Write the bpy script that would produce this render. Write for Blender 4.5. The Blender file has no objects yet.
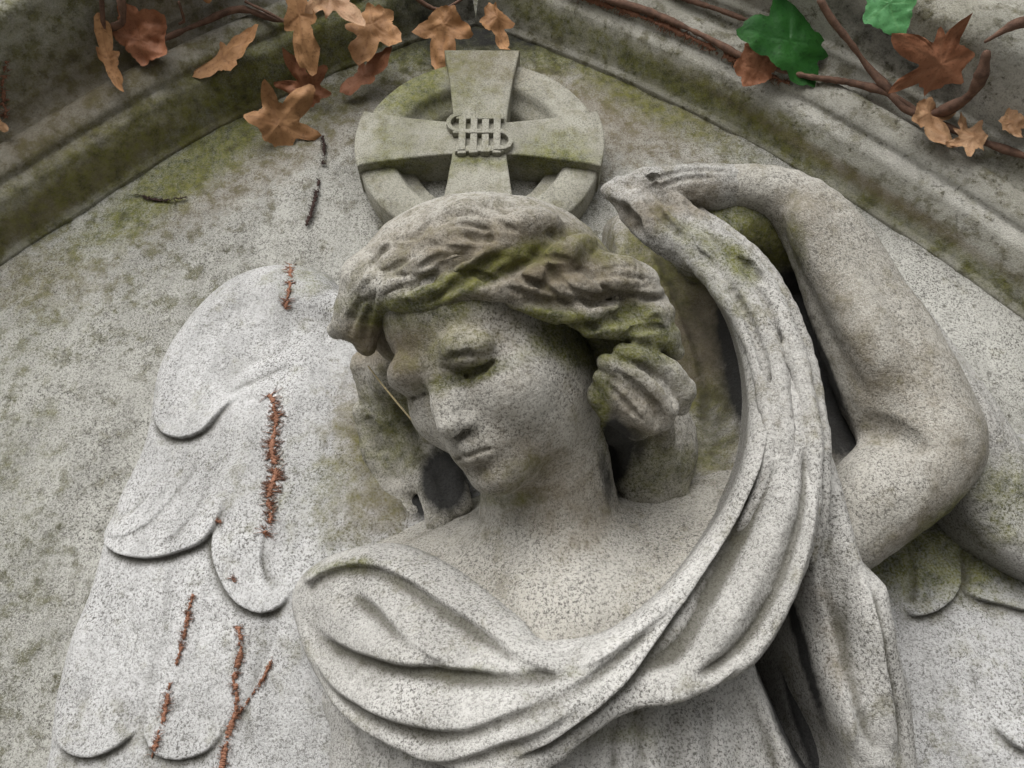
import bpy, math, time
import numpy as np
from mathutils import Vector, Matrix
from mathutils.bvhtree import BVHTree
T00 = time.time()
rng = np.random.default_rng(7)

# ------------------------------------------------------------------ camera model
F = 773.0; PITCH = math.radians(28.0); D = 0.68; CZ = 1.55
c_, s_ = math.cos(PITCH), math.sin(PITCH)
R_cam = np.array([[1, 0, 0], [0, -s_, -c_], [0, c_, -s_]])      # columns: right, up, back
ORG = np.array([0, -D, CZ])
def to_world(p): return np.asarray(p) @ R_cam.T + ORG
def to_cam(p): return (np.asarray(p) - ORG) @ R_cam
def pt(px, py, t):                                               # local frame point at depth t
    px, py, t = np.broadcast_arrays(np.asarray(px, float), py, t)
    return np.stack([(px - 512) / F * t, (384 - py) / F * t, -t], -1)
def at(px, py, h=0.0):                                           # point standing h proud of the slab
    px = np.asarray(px, float); py = np.asarray(py, float)
    t = (D - h) / (c_ - s_ * (384 - py) / F)
    return pt(px, py, t)
def atw(px, py, h=0.0): return to_world(at(px, py, h))
def pix(P): return 512 + F * P[..., 0] / -P[..., 2], 384 - F * P[..., 1] / -P[..., 2]

# ------------------------------------------------------------------ numeric helpers
class TPS:
    def __init__(s, X, y, sc, lam=1e-4):
        X = np.asarray(X, float) / sc; n = len(X); s.X, s.sc = X, sc
        K = s.k(X, X) + lam * np.eye(n); P = np.c_[np.ones(n), X]
        A = np.block([[K, P], [P.T, np.zeros((3, 3))]])
        s.w = np.linalg.solve(A, np.r_[y, 0, 0, 0])
    @staticmethod
    def k(A, B):
        r2 = ((A[:, None, :] - B[None]) ** 2).sum(-1); return r2 * np.log(r2 + 1e-12) * .5
    def __call__(s, x, y):
        x = np.asarray(x, float) / s.sc; y = np.asarray(y, float) / s.sc
        o = s.w[-3] + s.w[-2] * x + s.w[-1] * y
        for (a, b), w in zip(s.X, s.w):
            r2 = (x - a) ** 2 + (y - b) ** 2; o = o + w * .5 * r2 * np.log(r2 + 1e-12)
        return o
def catmull(P, closed=False, step=6.0):
    P = np.asarray(P, float); n = len(P)
    if n < 3 and not closed: 
        k = max(2, int(np.linalg.norm(P[1, :2] - P[0, :2]) / step) + 1); t = np.linspace(0, 1, k)[:, None]; return P[0] * (1 - t) + P[1] * t
    Q = np.vstack([P[-1], P, P[0], P[1]]) if closed else np.vstack([2 * P[0] - P[1], P, 2 * P[-1] - P[-2]])
    out = []
    for i in range(1, len(Q) - 2):
        p0, p1, p2, p3 = Q[i - 1], Q[i], Q[i + 1], Q[i + 2]
        k = max(1, int(np.linalg.norm((p2 - p1)[:2]) / step)); t = (np.arange(k) / k)[:, None]
        out.append(.5 * (2 * p1 + (p2 - p0) * t + (2 * p0 - 5 * p1 + 4 * p2 - p3) * t ** 2 + (3 * p1 - p0 - 3 * p2 + p3) * t ** 3))
    o = np.vstack(out); return o if closed else np.vstack([o, P[-1]])
def segdist(X, Y, A, closed):
    """unsigned distance, side sign, arclength to a polyline A; inside test if closed"""
    B = np.roll(A, -1, 0) if closed else A[1:]; A0 = A if closed else A[:-1]
    best = np.full(X.shape, 1e9); sg = np.zeros(X.shape); arc = np.zeros(X.shape); ins = np.zeros(X.shape, bool); L = 0.
    for a, b in zip(A0, B):
        d = b - a; l2 = d @ d + 1e-18; l = math.sqrt(l2)
        t = np.clip(((X - a[0]) * d[0] + (Y - a[1]) * d[1]) / l2, 0, 1)
        ex = X - a[0] - t * d[0]; ey = Y - a[1] - t * d[1]; r = ex * ex + ey * ey
        m = r < best
        best = np.where(m, r, best)
        if closed:
            if (a[1] > b[1]) or (a[1] < b[1]):
                c = ((a[1] > Y) != (b[1] > Y)) & (X < (b[0] - a[0]) * (Y - a[1]) / (b[1] - a[1]) + a[0]); ins ^= c
        else:
            sg = np.where(m, np.sign(d[0] * (Y - a[1]) - d[1] * (X - a[0])), sg); arc = np.where(m, L + t * l, arc)
        L += l
    best = np.sqrt(best)
    return (np.where(ins, best, -best), None, L) if closed else (best * sg, arc, L)
def sstep(x, a=0., b=1.): x = np.clip((x - a) / (b - a), 0, 1); return x * x * (3 - 2 * x)
def vnoise2(X, Y, scale, seed):
    r = np.random.default_rng(seed); N = 256; G = r.random((N, N)) * 2 - 1
    x = X / scale + 1000; y = Y / scale + 1000; i = np.floor(x).astype(int); j = np.floor(y).astype(int)
    fx = x - i; fy = y - j; fx = fx * fx * (3 - 2 * fx); fy = fy * fy * (3 - 2 * fy); g = lambda a, b: G[a % N, b % N]
    return (g(i, j) * (1 - fx) + g(i + 1, j) * fx) * (1 - fy) + (g(i, j + 1) * (1 - fx) + g(i + 1, j + 1) * fx) * fy
def vnoise3(P, scale, seed):
    r = np.random.default_rng(seed); N = 64; G = r.random((N, N, N)) * 2 - 1
    q = P / scale + 500; i = np.floor(q).astype(int); f = q - i; f = f * f * (3 - 2 * f); o = 0
    for a in (0, 1):
        for b in (0, 1):
            for c in (0, 1):
                w = (f[:, 0] if a else 1 - f[:, 0]) * (f[:, 1] if b else 1 - f[:, 1]) * (f[:, 2] if c else 1 - f[:, 2])
                o = o + w * G[(i[:, 0] + a) % N, (i[:, 1] + b) % N, (i[:, 2] + c) % N]
    return o
def boxblur(A, r, axes):
    for ax in axes:
        n = A.shape[ax]; c = np.cumsum(A, axis=ax, dtype=np.float64); z = np.zeros_like(np.take(c, [0], ax)); c = np.concatenate([z, c], ax)
        i = np.arange(n); lo = np.clip(i - r, 0, n); hi = np.clip(i + r + 1, 0, n)
        sh = [1] * A.ndim; sh[ax] = n
        A = ((np.take(c, hi, ax) - np.take(c, lo, ax)) / (hi - lo).reshape(sh)).astype(np.float32)
    return A
def smax(a, b, k):
    h = np.clip(.5 + .5 * (a - b) / k, 0, 1); return b * (1 - h) + a * h + k * h * (1 - h)
def smin(a, b, k): return -smax(-a, -b, k)

# ------------------------------------------------------------------ materials
def nd(nt, typ, **kw):
    n = nt.nodes.new(typ)
    for k, v in kw.items():
        if k.startswith('i_'): n.inputs[k[2:].replace('_', ' ')].default_value = v
        else: setattr(n, k, v)
    return n
def ramp(nt, fac, stops):
    r = nt.nodes.new('ShaderNodeValToRGB'); e = r.color_ramp.elements
    while len(e) < len(stops): e.new(.5)
    for q, (p, col) in zip(e, stops): q.position = p; q.color = (*col, 1) if len(col) == 3 else col
    nt.links.new(fac, r.inputs[0]); return r.outputs[0]
def mixc(nt, fac, a, b, mode='MIX'):
    m = nt.nodes.new('ShaderNodeMix'); m.data_type = 'RGBA'; m.blend_type = mode; m.clamp_factor = True
    for s, v in ((m.inputs[0], fac), (m.inputs[6], a), (m.inputs[7], b)):
        if isinstance(v, (int, float)): s.default_value = v
        elif isinstance(v, tuple): s.default_value = (*v, 1)
        else: nt.links.new(v, s)
    return m.outputs[2]
def math_(nt, op, a, b=None, clamp=False):
    m = nt.nodes.new('ShaderNodeMath'); m.operation = op; m.use_clamp = clamp
    for s, v in zip(m.inputs, (a, b)):
        if v is None: continue
        if isinstance(v, (int, float)): s.default_value = v
        else: nt.links.new(v, s)
    return m.outputs[0]
def noise(nt, vec, scale, detail=3, rough=.6, dist=0.):
    n = nd(nt, 'ShaderNodeTexNoise'); n.inputs['Scale'].default_value = scale; n.inputs['Detail'].default_value = detail
    n.inputs['Roughness'].default_value = rough; n.inputs['Distortion'].default_value = dist; nt.links.new(vec, n.inputs['Vector']); return n.outputs[0]
def newmat(name):
    m = bpy.data.materials.new(name); m.use_nodes = True; nt = m.node_tree; nt.nodes.clear()
    out = nt.nodes.new('ShaderNodeOutputMaterial'); b = nt.nodes.new('ShaderNodeBsdfPrincipled'); nt.links.new(b.outputs[0], out.inputs[0])
    b.inputs['Specular IOR Level'].default_value = .25
    return m, nt, b
def stone(name, base=(.36, .35, .32), light=(.55, .54, .52), speck=(.10, .095, .085), grain=1.0, blot=.5, bump=.5, pits=.25, tint=(.25, .24, .19)):
    m, nt, b = newmat(name); L = nt.links
    pos = nt.nodes.new('ShaderNodeNewGeometry').outputs['Position']
    at_ = nd(nt, 'ShaderNodeAttribute', attribute_name='stain_shade'); sep = nt.nodes.new('ShaderNodeSeparateColor'); L.new(at_.outputs['Color'], sep.inputs[0])
    moss, dark, tan, pale = sep.outputs[0], sep.outputs[1], sep.outputs[2], at_.outputs['Alpha']
    cav = nd(nt, 'ShaderNodeAttribute', attribute_name='cav').outputs['Fac']
    big = noise(nt, pos, 9, 5, .65); mid = noise(nt, pos, 45, 5, .7); fin = noise(nt, pos, 500, 4, .8, .1); fin2 = noise(nt, pos, 950, 2, .6); mp = nt.nodes.new('ShaderNodeMapping'); mp.inputs['Scale'].default_value = (1, 1, .22); nt.links.new(pos, mp.inputs[0]); strk = noise(nt, mp.outputs[0], 26, 5, .7, .6)
    col = mixc(nt, ramp(nt, big, [(.36, (0, 0, 0)), (.64, (1, 1, 1))]), base, tuple(.5 * (x + y) for x, y in zip(base, light)))
    col = mixc(nt, math_(nt, 'MULTIPLY', ramp(nt, mid, [(.50, (0, 0, 0)), (.60, (1, 1, 1))]), blot), col, tint)
    col = mixc(nt, math_(nt, 'MULTIPLY', pale, ramp(nt, mid, [(.3, (.55, .55, .55)), (.55, (1, 1, 1))])), col, light)
    # lichen dots
    v = nd(nt, 'ShaderNodeTexVoronoi'); v.inputs['Scale'].default_value = 70; L.new(pos, v.inputs['Vector'])
    dots = math_(nt, 'MULTIPLY', ramp(nt, v.outputs['Distance'], [(.10, (1, 1, 1)), (.18, (0, 0, 0))]), ramp(nt, mid, [(.52, (0, 0, 0)), (.6, (1, 1, 1))]))
    col = mixc(nt, math_(nt, 'MULTIPLY', dots, .35), col, (.6, .6, .58))
    # rain streaks and uneven weathering
    col = mixc(nt, math_(nt, 'MULTIPLY', ramp(nt, strk, [(.46, (0, 0, 0)), (.66, (1, 1, 1))]), .42), col, tuple(.55 * x for x in base)); col = mixc(nt, math_(nt, 'MULTIPLY', ramp(nt, strk, [(.30, (1, 1, 1)), (.46, (0, 0, 0))]), .35), col, light)
    # salt and pepper grain
    dk = ramp(nt, fin, [(.42, (1, 1, 1)), (.515, (0, 0, 0))])
    gv = ramp(nt, noise(nt, pos, 17, 3, .6), [(.32, (.45, .45, .45)), (.66, (1, 1, 1))])
    col = mixc(nt, math_(nt, 'MULTIPLY', math_(nt, 'MULTIPLY', dk, gv), .92 * grain), col, speck)
    lt = ramp(nt, fin2, [(.52, (0, 0, 0)), (.64, (1, 1, 1))])
    col = mixc(nt, math_(nt, 'MULTIPLY', lt, .5 * grain), col, light)
    pn = noise(nt, pos, 150, 3, .7); pt_ = math_(nt, 'MULTIPLY', ramp(nt, pn, [(.36, (1, 1, 1)), (.43, (0, 0, 0))]), ramp(nt, mid, [(.42, (0, 0, 0)), (.6, (1, 1, 1))]))
    col = mixc(nt, math_(nt, 'MULTIPLY', pt_, pits), col, (.05, .045, .035))
    # warm growth (some tan is painted shade) and green growth, ragged by the noise
    rag = math_(nt, 'MULTIPLY', math_(nt, 'SUBTRACT', mid, .5), 1.3)
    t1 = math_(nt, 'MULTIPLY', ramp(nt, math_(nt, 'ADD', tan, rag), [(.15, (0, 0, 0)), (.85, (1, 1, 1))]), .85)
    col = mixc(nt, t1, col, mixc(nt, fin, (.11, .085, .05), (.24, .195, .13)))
    m1 = math_(nt, 'MULTIPLY', ramp(nt, fin, [(.36, (1, 1, 1)), (.62, (.62, .62, .62))]), ramp(nt, math_(nt, 'ADD', moss, rag), [(.12, (0, 0, 0)), (.8, (1, 1, 1))]))
    col = mixc(nt, math_(nt, 'MULTIPLY', m1, .93), col, mixc(nt, ramp(nt, noise(nt, pos, 95, 4, .7), [(.35, (0, 0, 0)), (.62, (1, 1, 1))]), (.040, .048, .010), (.165, .170, .028)))
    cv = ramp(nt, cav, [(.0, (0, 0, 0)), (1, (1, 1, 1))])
    col = mixc(nt, math_(nt, 'MULTIPLY', cv, .82), col, (.065, .06, .04))  # crevice dirt, deepened to paint crease shade into the colour
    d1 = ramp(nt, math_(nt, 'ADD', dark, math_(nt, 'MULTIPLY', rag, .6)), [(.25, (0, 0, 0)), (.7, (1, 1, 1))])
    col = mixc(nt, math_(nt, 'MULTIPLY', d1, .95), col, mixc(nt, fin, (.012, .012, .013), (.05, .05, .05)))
    L.new(col, b.inputs['Base Color']); b.inputs['Roughness'].default_value = .92
    hgt = math_(nt, 'ADD', math_(nt, 'MULTIPLY', fin, 1.0), math_(nt, 'ADD', math_(nt, 'MULTIPLY', fin2, .5), math_(nt, 'MULTIPLY', mid, 1.6)))
    bp = nt.nodes.new('ShaderNodeBump'); bp.inputs['Strength'].default_value = bump; bp.inputs['Distance'].default_value = .0055
    L.new(hgt, bp.inputs['Height']); L.new(bp.outputs[0], b.inputs['Normal'])
    return m
M = {}
M['figure'] = stone('weathered_figure_stone', (.37, .35, .305), (.64, .62, .575), grain=1.05, blot=.4)
M['cloth'] = stone('weathered_drapery_stone', (.385, .375, .35), (.68, .67, .65), grain=1.1, blot=.4)
M['wing'] = stone('weathered_wing_stone', (.385, .385, .38), (.66, .66, .665), grain=1.1, blot=.35)
M['slab'] = stone('weathered_slab_stone', (.31, .307, .278), (.58, .576, .54), grain=1.25, blot=.95, pits=.7, tint=(.115, .11, .08))
M['arch'] = stone('mossy_arch_stone', (.34, .33, .27), (.58, .57, .53), grain=.5, blot=.6, bump=.45, pits=.8, tint=(.10, .09, .055))
M['cross'] = stone('cross_stone', (.30, .29, .235), (.50, .49, .43), grain=.8, blot=.3, bump=.4)

# ------------------------------------------------------------------ objects
col = bpy.context.scene.collection
def empty(name, loc, label=None, cat=None, group=None):
    o = bpy.data.objects.new(name, None); o.location = loc; o.empty_display_size = .02; col.objects.link(o)
    if label: tag(o, label, cat, group)
    return o
def tag(o, label=None, cat=None, group=None, kind=None):
    for k, v in (('label', label), ('category', cat), ('group', group), ('kind', kind)):
        if v: o[k] = v
def mesh_obj(name, V, faces, mat, parent=None, stain_shade=None, cav=None, loc=None, smooth=True):
    """V world coordinates; faces (n,3|4) int array"""
    V = np.asarray(V, np.float32); base = np.array(parent.location if parent else (loc if loc is not None else V.mean(0)), np.float32)
    V = V - base; me = bpy.data.meshes.new(name); faces = np.asarray(faces, np.int32); k = faces.shape[1]
    me.vertices.add(len(V)); me.vertices.foreach_set('co', V.ravel())
    me.loops.add(faces.size); me.loops.foreach_set('vertex_index', faces.ravel())
    me.polygons.add(len(faces)); me.polygons.foreach_set('loop_start', np.arange(0, faces.size, k, dtype=np.int32))
    me.polygons.foreach_set('loop_total', np.full(len(faces), k, np.int32))
    me.polygons.foreach_set('use_smooth', np.full(len(faces), smooth, bool))
    me.update(calc_edges=True)
    if stain_shade is not None:
        a = me.attributes.new('stain_shade', 'FLOAT_COLOR', 'POINT'); a.data.foreach_set('color', np.ascontiguousarray(stain_shade, np.float32).ravel())
        a = me.attributes.new('cav', 'FLOAT', 'POINT'); a.data.foreach_set('value', np.ascontiguousarray(cav if cav is not None else np.zeros(len(V)), np.float32).ravel())
    me.materials.append(mat); o = bpy.data.objects.new(name, me); col.objects.link(o)
    if parent: o.parent = parent
    else: o.location = base.tolist()
    return o

# growth, staining and some painted shade: (channel, px, py, radius x, radius y, amount[, angle])   0 moss 1 dark crust and painted shade 2 tan 3 pale
def paint(P, blobs, base=(0, 0, 0, 0)):
    x, y = pix(P); S = np.zeros((len(P), 4), np.float32) + np.array(base, np.float32)
    for b in blobs:
        ch, cx, cy, rx, ry, am = b[:6]; a = math.radians(b[6]) if len(b) > 6 else 0
        dx, dy = x - cx, y - cy; u = dx * math.cos(a) + dy * math.sin(a); v = -dx * math.sin(a) + dy * math.cos(a)
        S[:, ch] += am * np.exp(-((u / rx) ** 2 + (v / ry) ** 2) ** 1.5)
    return np.clip(S, 0, 1)

# ------------------------------------------------------------------ relief layers
class Layer:
    def __init__(s, depth, poly, r=.02, T=.02, g=.0012, slope=6., drop=.10, lump=.0012, seed=1, under=0., umax=.02, grid=None):
        dp = np.array(depth, float); s.hp = TPS(dp[:, :2], dp[:, 2], 200.)
        P = at(dp[:, 0], dp[:, 1], dp[:, 2]); s.tt = TPS(P[:, :2], P[:, 2], .2)
        pl = catmull(poly, True, 7.); pl = s.uv(pl)
        m = drop / slope + .002
        u = np.arange(pl[:, 0].min() - m, pl[:, 0].max() + m, g); v = np.arange(pl[:, 1].min() - m, pl[:, 1].max() + m, g)
        s.U, s.V = np.meshgrid(u, v) if grid is None else grid; s.under, s.umax = under, umax; s.g = g; s.seed = seed
        s.W = s.tt(s.U, s.V); s.d, _, _ = segdist(s.U, s.V, pl, True)
        dd = np.clip(s.d, 0, r); s.W = s.W - np.where(s.d > 0, T * (1 - np.sqrt(np.clip(1 - (1 - dd / r) ** 2, 0, 1))), T - slope * np.maximum(s.d, -drop / slope))
        s.drop = drop; s.slope = slope; s.lump = lump
    def uv(s, p):
        h = s.hp(p[:, 0], p[:, 1]); return at(p[:, 0], p[:, 1], h)[:, :2]
    def stroke(s, kind, pts, w, A, taper=.03, wend=None, t2=None):
        line = s.uv(catmull(pts, False, 9.)); w0 = w
        m = w * 3.2
        i0 = np.searchsorted(s.U[0], line[:, 0].min() - m); i1 = np.searchsorted(s.U[0], line[:, 0].max() + m)
        j0 = np.searchsorted(s.V[:, 0], line[:, 1].min() - m); j1 = np.searchsorted(s.V[:, 0], line[:, 1].max() + m)
        if i1 <= i0 or j1 <= j0: return
        X = s.U[j0:j1, i0:i1]; Y = s.V[j0:j1, i0:i1]; d, arc, L = segdist(X, Y, line, False)
        ta = min(taper, L * .45) + 1e-6; tb = min(t2 if t2 is not None else taper, L * .45) + 1e-6
        e = sstep(arc / ta) * sstep((L - arc) / tb)
        if wend is not None: w = w + (wend - w) * arc / L
        x = np.abs(d)
        if kind == 'ridge': o = np.exp(-(d / w) ** 2)
        elif kind == 'crease': o = -np.exp(-(x / w) ** 1.3)
        elif kind == 'fold':
            o = np.where(d >= 0, np.exp(-(d / w) ** 2), 1.45 * np.exp(-(x / (.42 * w)) ** 2) - .45 * np.exp(-(x / (.95 * w)) ** 2))
        elif kind == 'step':
            o = np.where(d >= 0, sstep(d / .0034) * np.exp(-(d / w) ** 1.5) * 1.35 - .35, -.35 * np.exp(-(x / (.35 * w)) ** 1.2))
            o = np.where(d >= 0, o + .35 * (1 - np.exp(-(d / w) ** 1.2)), o)
        # fade the far rim of the brush
        s.W[j0:j1, i0:i1] += A * e * o * (1 - sstep(x / m, .8, 1.))
    def finish(s, noise_amp=1.0):
        s.W += s.lump * noise_amp * (vnoise2(s.U, s.V, .026, s.seed) + .5 * vnoise2(s.U, s.V, .011, s.seed + 1)) + .0004 * noise_amp * vnoise2(s.U, s.V, .004, s.seed + 2)
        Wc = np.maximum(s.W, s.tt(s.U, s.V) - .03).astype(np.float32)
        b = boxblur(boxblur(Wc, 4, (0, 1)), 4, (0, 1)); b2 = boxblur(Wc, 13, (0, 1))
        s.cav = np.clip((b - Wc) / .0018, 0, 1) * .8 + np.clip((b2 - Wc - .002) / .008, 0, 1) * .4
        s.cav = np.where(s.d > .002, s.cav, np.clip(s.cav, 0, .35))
        return s
    def geo(s, blobs=(), base=(0, 0, 0, 0)):
        keep = s.d > -(s.drop / s.slope) - (1.6 * s.g if s.under else 0)
        q = keep[:-1, :-1] & keep[1:, :-1] & keep[:-1, 1:] & keep[1:, 1:]
        n, m = s.U.shape; idx = np.arange(n * m).reshape(n, m)
        f = np.stack([idx[:-1, :-1][q], idx[:-1, 1:][q], idx[1:, 1:][q], idx[1:, :-1][q]], 1)
        used = np.zeros(n * m, bool); used[f.ravel()] = True; re = np.cumsum(used) - 1
        U, V = s.U, s.V
        if s.under:                                              # the carver's undercut: the flanks lean inwards
            db = boxblur(s.d.astype(np.float32), 5, (0, 1)); gy, gx = np.gradient(db, s.g); l = np.hypot(gx, gy) + 1e-6
            k = np.minimum(s.under * s.slope * np.clip(-s.d, 0, s.drop / s.slope), s.umax) + np.clip(-s.d, 0, 1) * (s.d < 0)
            U = U + gx / l * k; V = V + gy / l * k
        P = np.stack([U.ravel(), V.ravel(), s.W.ravel()], 1)[used]
        return P, re[f], paint(P, blobs, base), s.cav.ravel()[used]
def layer_obj(name, lay, mat, parent=None, blobs=(), base=(0, 0, 0, 0), loc=None):
    P, f, st, cv = lay.geo(blobs, base); return mesh_obj(name, to_world(P), f, mat, parent, st, cv, loc)

# ------------------------------------------------------------------ voxel sculpting
def surface_nets(Fd, o, g):
    s = Fd < 0; nx, ny, nz = Fd.shape
    cnt = np.zeros((nx - 1, ny - 1, nz - 1), np.uint8)
    for a in (0, 1):
        for b in (0, 1):
            for c in (0, 1): cnt += s[a:nx - 1 + a, b:ny - 1 + b, c:nz - 1 + c]
    act = (cnt > 0) & (cnt < 8); I = np.argwhere(act); vid = np.full(act.shape, -1, np.int32); vid[act] = np.arange(len(I))
    cor = [(a, b, c) for a in (0, 1) for b in (0, 1) for c in (0, 1)]
    val = {k: Fd[I[:, 0] + k[0], I[:, 1] + k[1], I[:, 2] + k[2]] for k in cor}
    acc = np.zeros((len(I), 3)); n = np.zeros(len(I))
    for k in cor:
        for ax in range(3):
            if k[ax] == 0:
                k2 = tuple(1 if i == ax else k[i] for i in range(3)); a, b = val[k], val[k2]; m = (a < 0) != (b < 0)
                t = np.where(m, a / np.where(m, a - b, 1), 0)
                p = np.tile(np.array(k, float), (len(I), 1)); p[:, ax] += t; acc += p * m[:, None]; n += m
    V = (I + acc / n[:, None]) * g + o; fs = []
    for ax in range(3):
        sl0 = [slice(None)] * 3; sl1 = [slice(None)] * 3; sl0[ax] = slice(0, -1); sl1[ax] = slice(1, None)
        a, b = s[tuple(sl0)], s[tuple(sl1)]; m = a != b; E = np.argwhere(m); up = a[m]
        b1, b2 = [(1, 2), (2, 0), (0, 1)][ax]
        ok = (E[:, b1] > 0) & (E[:, b2] > 0) & (E[:, b1] < Fd.shape[b1] - 1) & (E[:, b2] < Fd.shape[b2] - 1); E = E[ok]; up = up[ok]
        def g_(d1, d2):
            q = E.copy(); q[:, b1] -= d1; q[:, b2] -= d2; return vid[q[:, 0], q[:, 1], q[:, 2]]
        q = np.stack([g_(1, 1), g_(0, 1), g_(0, 0), g_(1, 0)], 1); q[~up] = q[~up][:, ::-1]; fs.append(q)
    return V, np.vstack(fs), I
class Vox:
    def __init__(s, lo, hi, g, big=.03):
        s.lo = np.array(lo, float); s.g = g; s.n = (np.ceil((np.array(hi) - lo) / g)).astype(int) + 1; s.F = np.full(s.n, big, np.float32); s.big = big
        s.ax = [s.lo[i] + g * np.arange(s.n[i]) for i in range(3)]
    def box(s, lo, hi):
        a = np.clip(np.floor((np.array(lo) - s.lo) / s.g).astype(int), 0, s.n); b = np.clip(np.ceil((np.array(hi) - s.lo) / s.g).astype(int) + 1, 0, s.n)
        sl = tuple(slice(a[i], b[i]) for i in range(3)); X, Y, Z = np.meshgrid(*[s.ax[i][sl[i]] for i in range(3)], indexing='ij', sparse=True)
        return sl, X, Y, Z
    def op(s, sl, f, k, mode):
        f = f.astype(np.float32)
        if mode == 'add': s.F[sl] = smin(s.F[sl], f, k)
        elif mode == 'sub': s.F[sl] = smax(s.F[sl], -f, k)
    def cap(s, a, b, ra, rb, k=.004, mode='add', flat=None):
        a = np.array(a, float); b = np.array(b, float); m = max(ra, rb) + s.big if mode == 'add' else max(ra, rb) + k + .002
        sl, X, Y, Z = s.box(np.minimum(a, b) - m, np.maximum(a, b) + m); d = b - a; l2 = d @ d + 1e-12
        t = np.clip(((X - a[0]) * d[0] + (Y - a[1]) * d[1] + (Z - a[2]) * d[2]) / l2, 0, 1)
        f = np.sqrt((X - a[0] - t * d[0]) ** 2 + (Y - a[1] - t * d[1]) ** 2 + (Z - a[2] - t * d[2]) ** 2) - (ra + (rb - ra) * t)
        s.op(sl, f, k, mode)
    def tube(s, pts, k=.004, mode='add', step=14.):
        """pts rows (px,py,t,r); segments min'ed hard first so that the chain stays smooth"""
        q = catmull(pts, False, step); P = pt(q[:, 0], q[:, 1], q[:, 2]); R = q[:, 3]; m = R.max() + (s.big if mode == 'add' else k + .002)
        sl, X, Y, Z = s.box(P.min(0) - m, P.max(0) + m); f = None
        for a, b, ra, rb in zip(P[:-1], P[1:], R[:-1], R[1:]):
            d = b - a; l2 = d @ d + 1e-12; t = np.clip(((X - a[0]) * d[0] + (Y - a[1]) * d[1] + (Z - a[2]) * d[2]) / l2, 0, 1)
            e = np.sqrt((X - a[0] - t * d[0]) ** 2 + (Y - a[1] - t * d[1]) ** 2 + (Z - a[2] - t * d[2]) ** 2) - (ra + (rb - ra) * t)
            f = e if f is None else np.minimum(f, e)
        s.op(sl, f, k, mode)
    def ell(s, c, r, k=.01, mode='add', A=None, O=None, sc=1., m=.012, clip=None):
        """ellipsoid centre c radii r given in a rotated frame p = O + sc*A@q"""
        c = np.array(c, float); r = np.array(r, float)
        if A is None: A = np.eye(3); O = np.zeros(3)
        cw = O + sc * A @ c; ext = np.sqrt(((A * r) ** 2).sum(1)) * sc + max(m, k); sl, X, Y, Z = s.box(cw - ext, cw + ext)
        x, y, z = X - cw[0], Y - cw[1], Z - cw[2]
        q = [(A[0, i] * x + A[1, i] * y + A[2, i] * z) / sc for i in range(3)]
        k0 = np.sqrt(sum((q[i] / r[i]) ** 2 for i in range(3))); k1 = np.sqrt(sum((q[i] / r[i] ** 2) ** 2 for i in range(3))) + 1e-9
        f = k0 * (k0 - 1) / k1 * sc
        if clip is not None: f = smax(f, clip(q[0] + c[0], q[1] + c[1], q[2] + c[2]) * sc, .012)
        s.op(sl, f, k, mode)
    def surf(s, px, py):
        t = np.arange(-s.lo[2] - s.g * s.n[2] + s.g, -s.lo[2], s.g * .5); P = pt(px, py, t); I = np.round((P - s.lo) / s.g).astype(int)
        ok = ((I >= 0) & (I < s.n)).all(1); t, I = t[ok], I[ok]; v = s.F[I[:, 0], I[:, 1], I[:, 2]]; k = np.argmax(v < 0)
        return t[k] if len(t) and v[k] < 0 else None
    def chisel(s, pts, k=.002, mode='sub', off=0., step=9.):
        """pts rows (px,py,r): a groove or a raised strand that follows the carved surface"""
        q = catmull(pts, False, step); r = [(x, y, s.surf(x, y), w) for x, y, w in q]; r = [a for a in r if a[2] is not None]
        if len(r) < 3: return
        tt = np.array([a[2] for a in r]); m = np.median(tt); tt = np.clip(tt, m - .02, m + .02)
        for _ in range(2): tt[1:-1] = (tt[:-2] + tt[1:-1] * 2 + tt[2:]) / 4
        rr = [(a[0], a[1], t + off, a[3]) for a, t in zip(r, tt)]; P = [np.append(pt(a[0], a[1], a[2]), a[3]) for a in rr]
        for a, b in zip(P[:-1], P[1:]): s.cap(a[:3], b[:3], max(a[3], 1e-4), max(b[3], 1e-4), k, mode)
    def tubeh(s, pts, k=.004, mode='add'):
        """pts rows (px,py,h,rpx): centre line by height above the slab, radius in picture pixels"""
        q = []
        for x, y, h, r in pts: t = (D - h) / (c_ - s_ * (384 - y) / F); q.append((x, y, t, r * t / F))
        s.tube(q, k, mode)
    def mesh(s, amp=.0007, seed=5):
        V, f, I = surface_nets(s.F, s.lo, s.g)
        N = s.normals(I)
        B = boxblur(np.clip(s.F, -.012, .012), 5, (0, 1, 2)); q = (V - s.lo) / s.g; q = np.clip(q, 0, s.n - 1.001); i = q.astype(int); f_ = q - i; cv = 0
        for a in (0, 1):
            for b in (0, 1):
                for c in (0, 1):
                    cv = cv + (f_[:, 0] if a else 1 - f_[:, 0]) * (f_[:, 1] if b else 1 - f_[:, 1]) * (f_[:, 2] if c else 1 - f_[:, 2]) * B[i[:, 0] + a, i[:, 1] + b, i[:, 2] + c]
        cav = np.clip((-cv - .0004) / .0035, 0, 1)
        V = V + N * (amp * (vnoise3(V, .02, seed) + .6 * vnoise3(V, .008, seed + 1) + .35 * vnoise3(V, .0035, seed + 2)))[:, None]
        return V, f, cav
    def normals(s, I):
        i = np.clip(I, 1, s.n - 2); F_ = s.F; x, y, z = i.T
        N = np.stack([F_[x + 1, y, z] - F_[x - 1, y, z], F_[x, y + 1, z] - F_[x, y - 1, z], F_[x, y, z + 1] - F_[x, y, z - 1]], 1)
        return N / (np.linalg.norm(N, axis=1, keepdims=True) + 1e-9)
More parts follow.
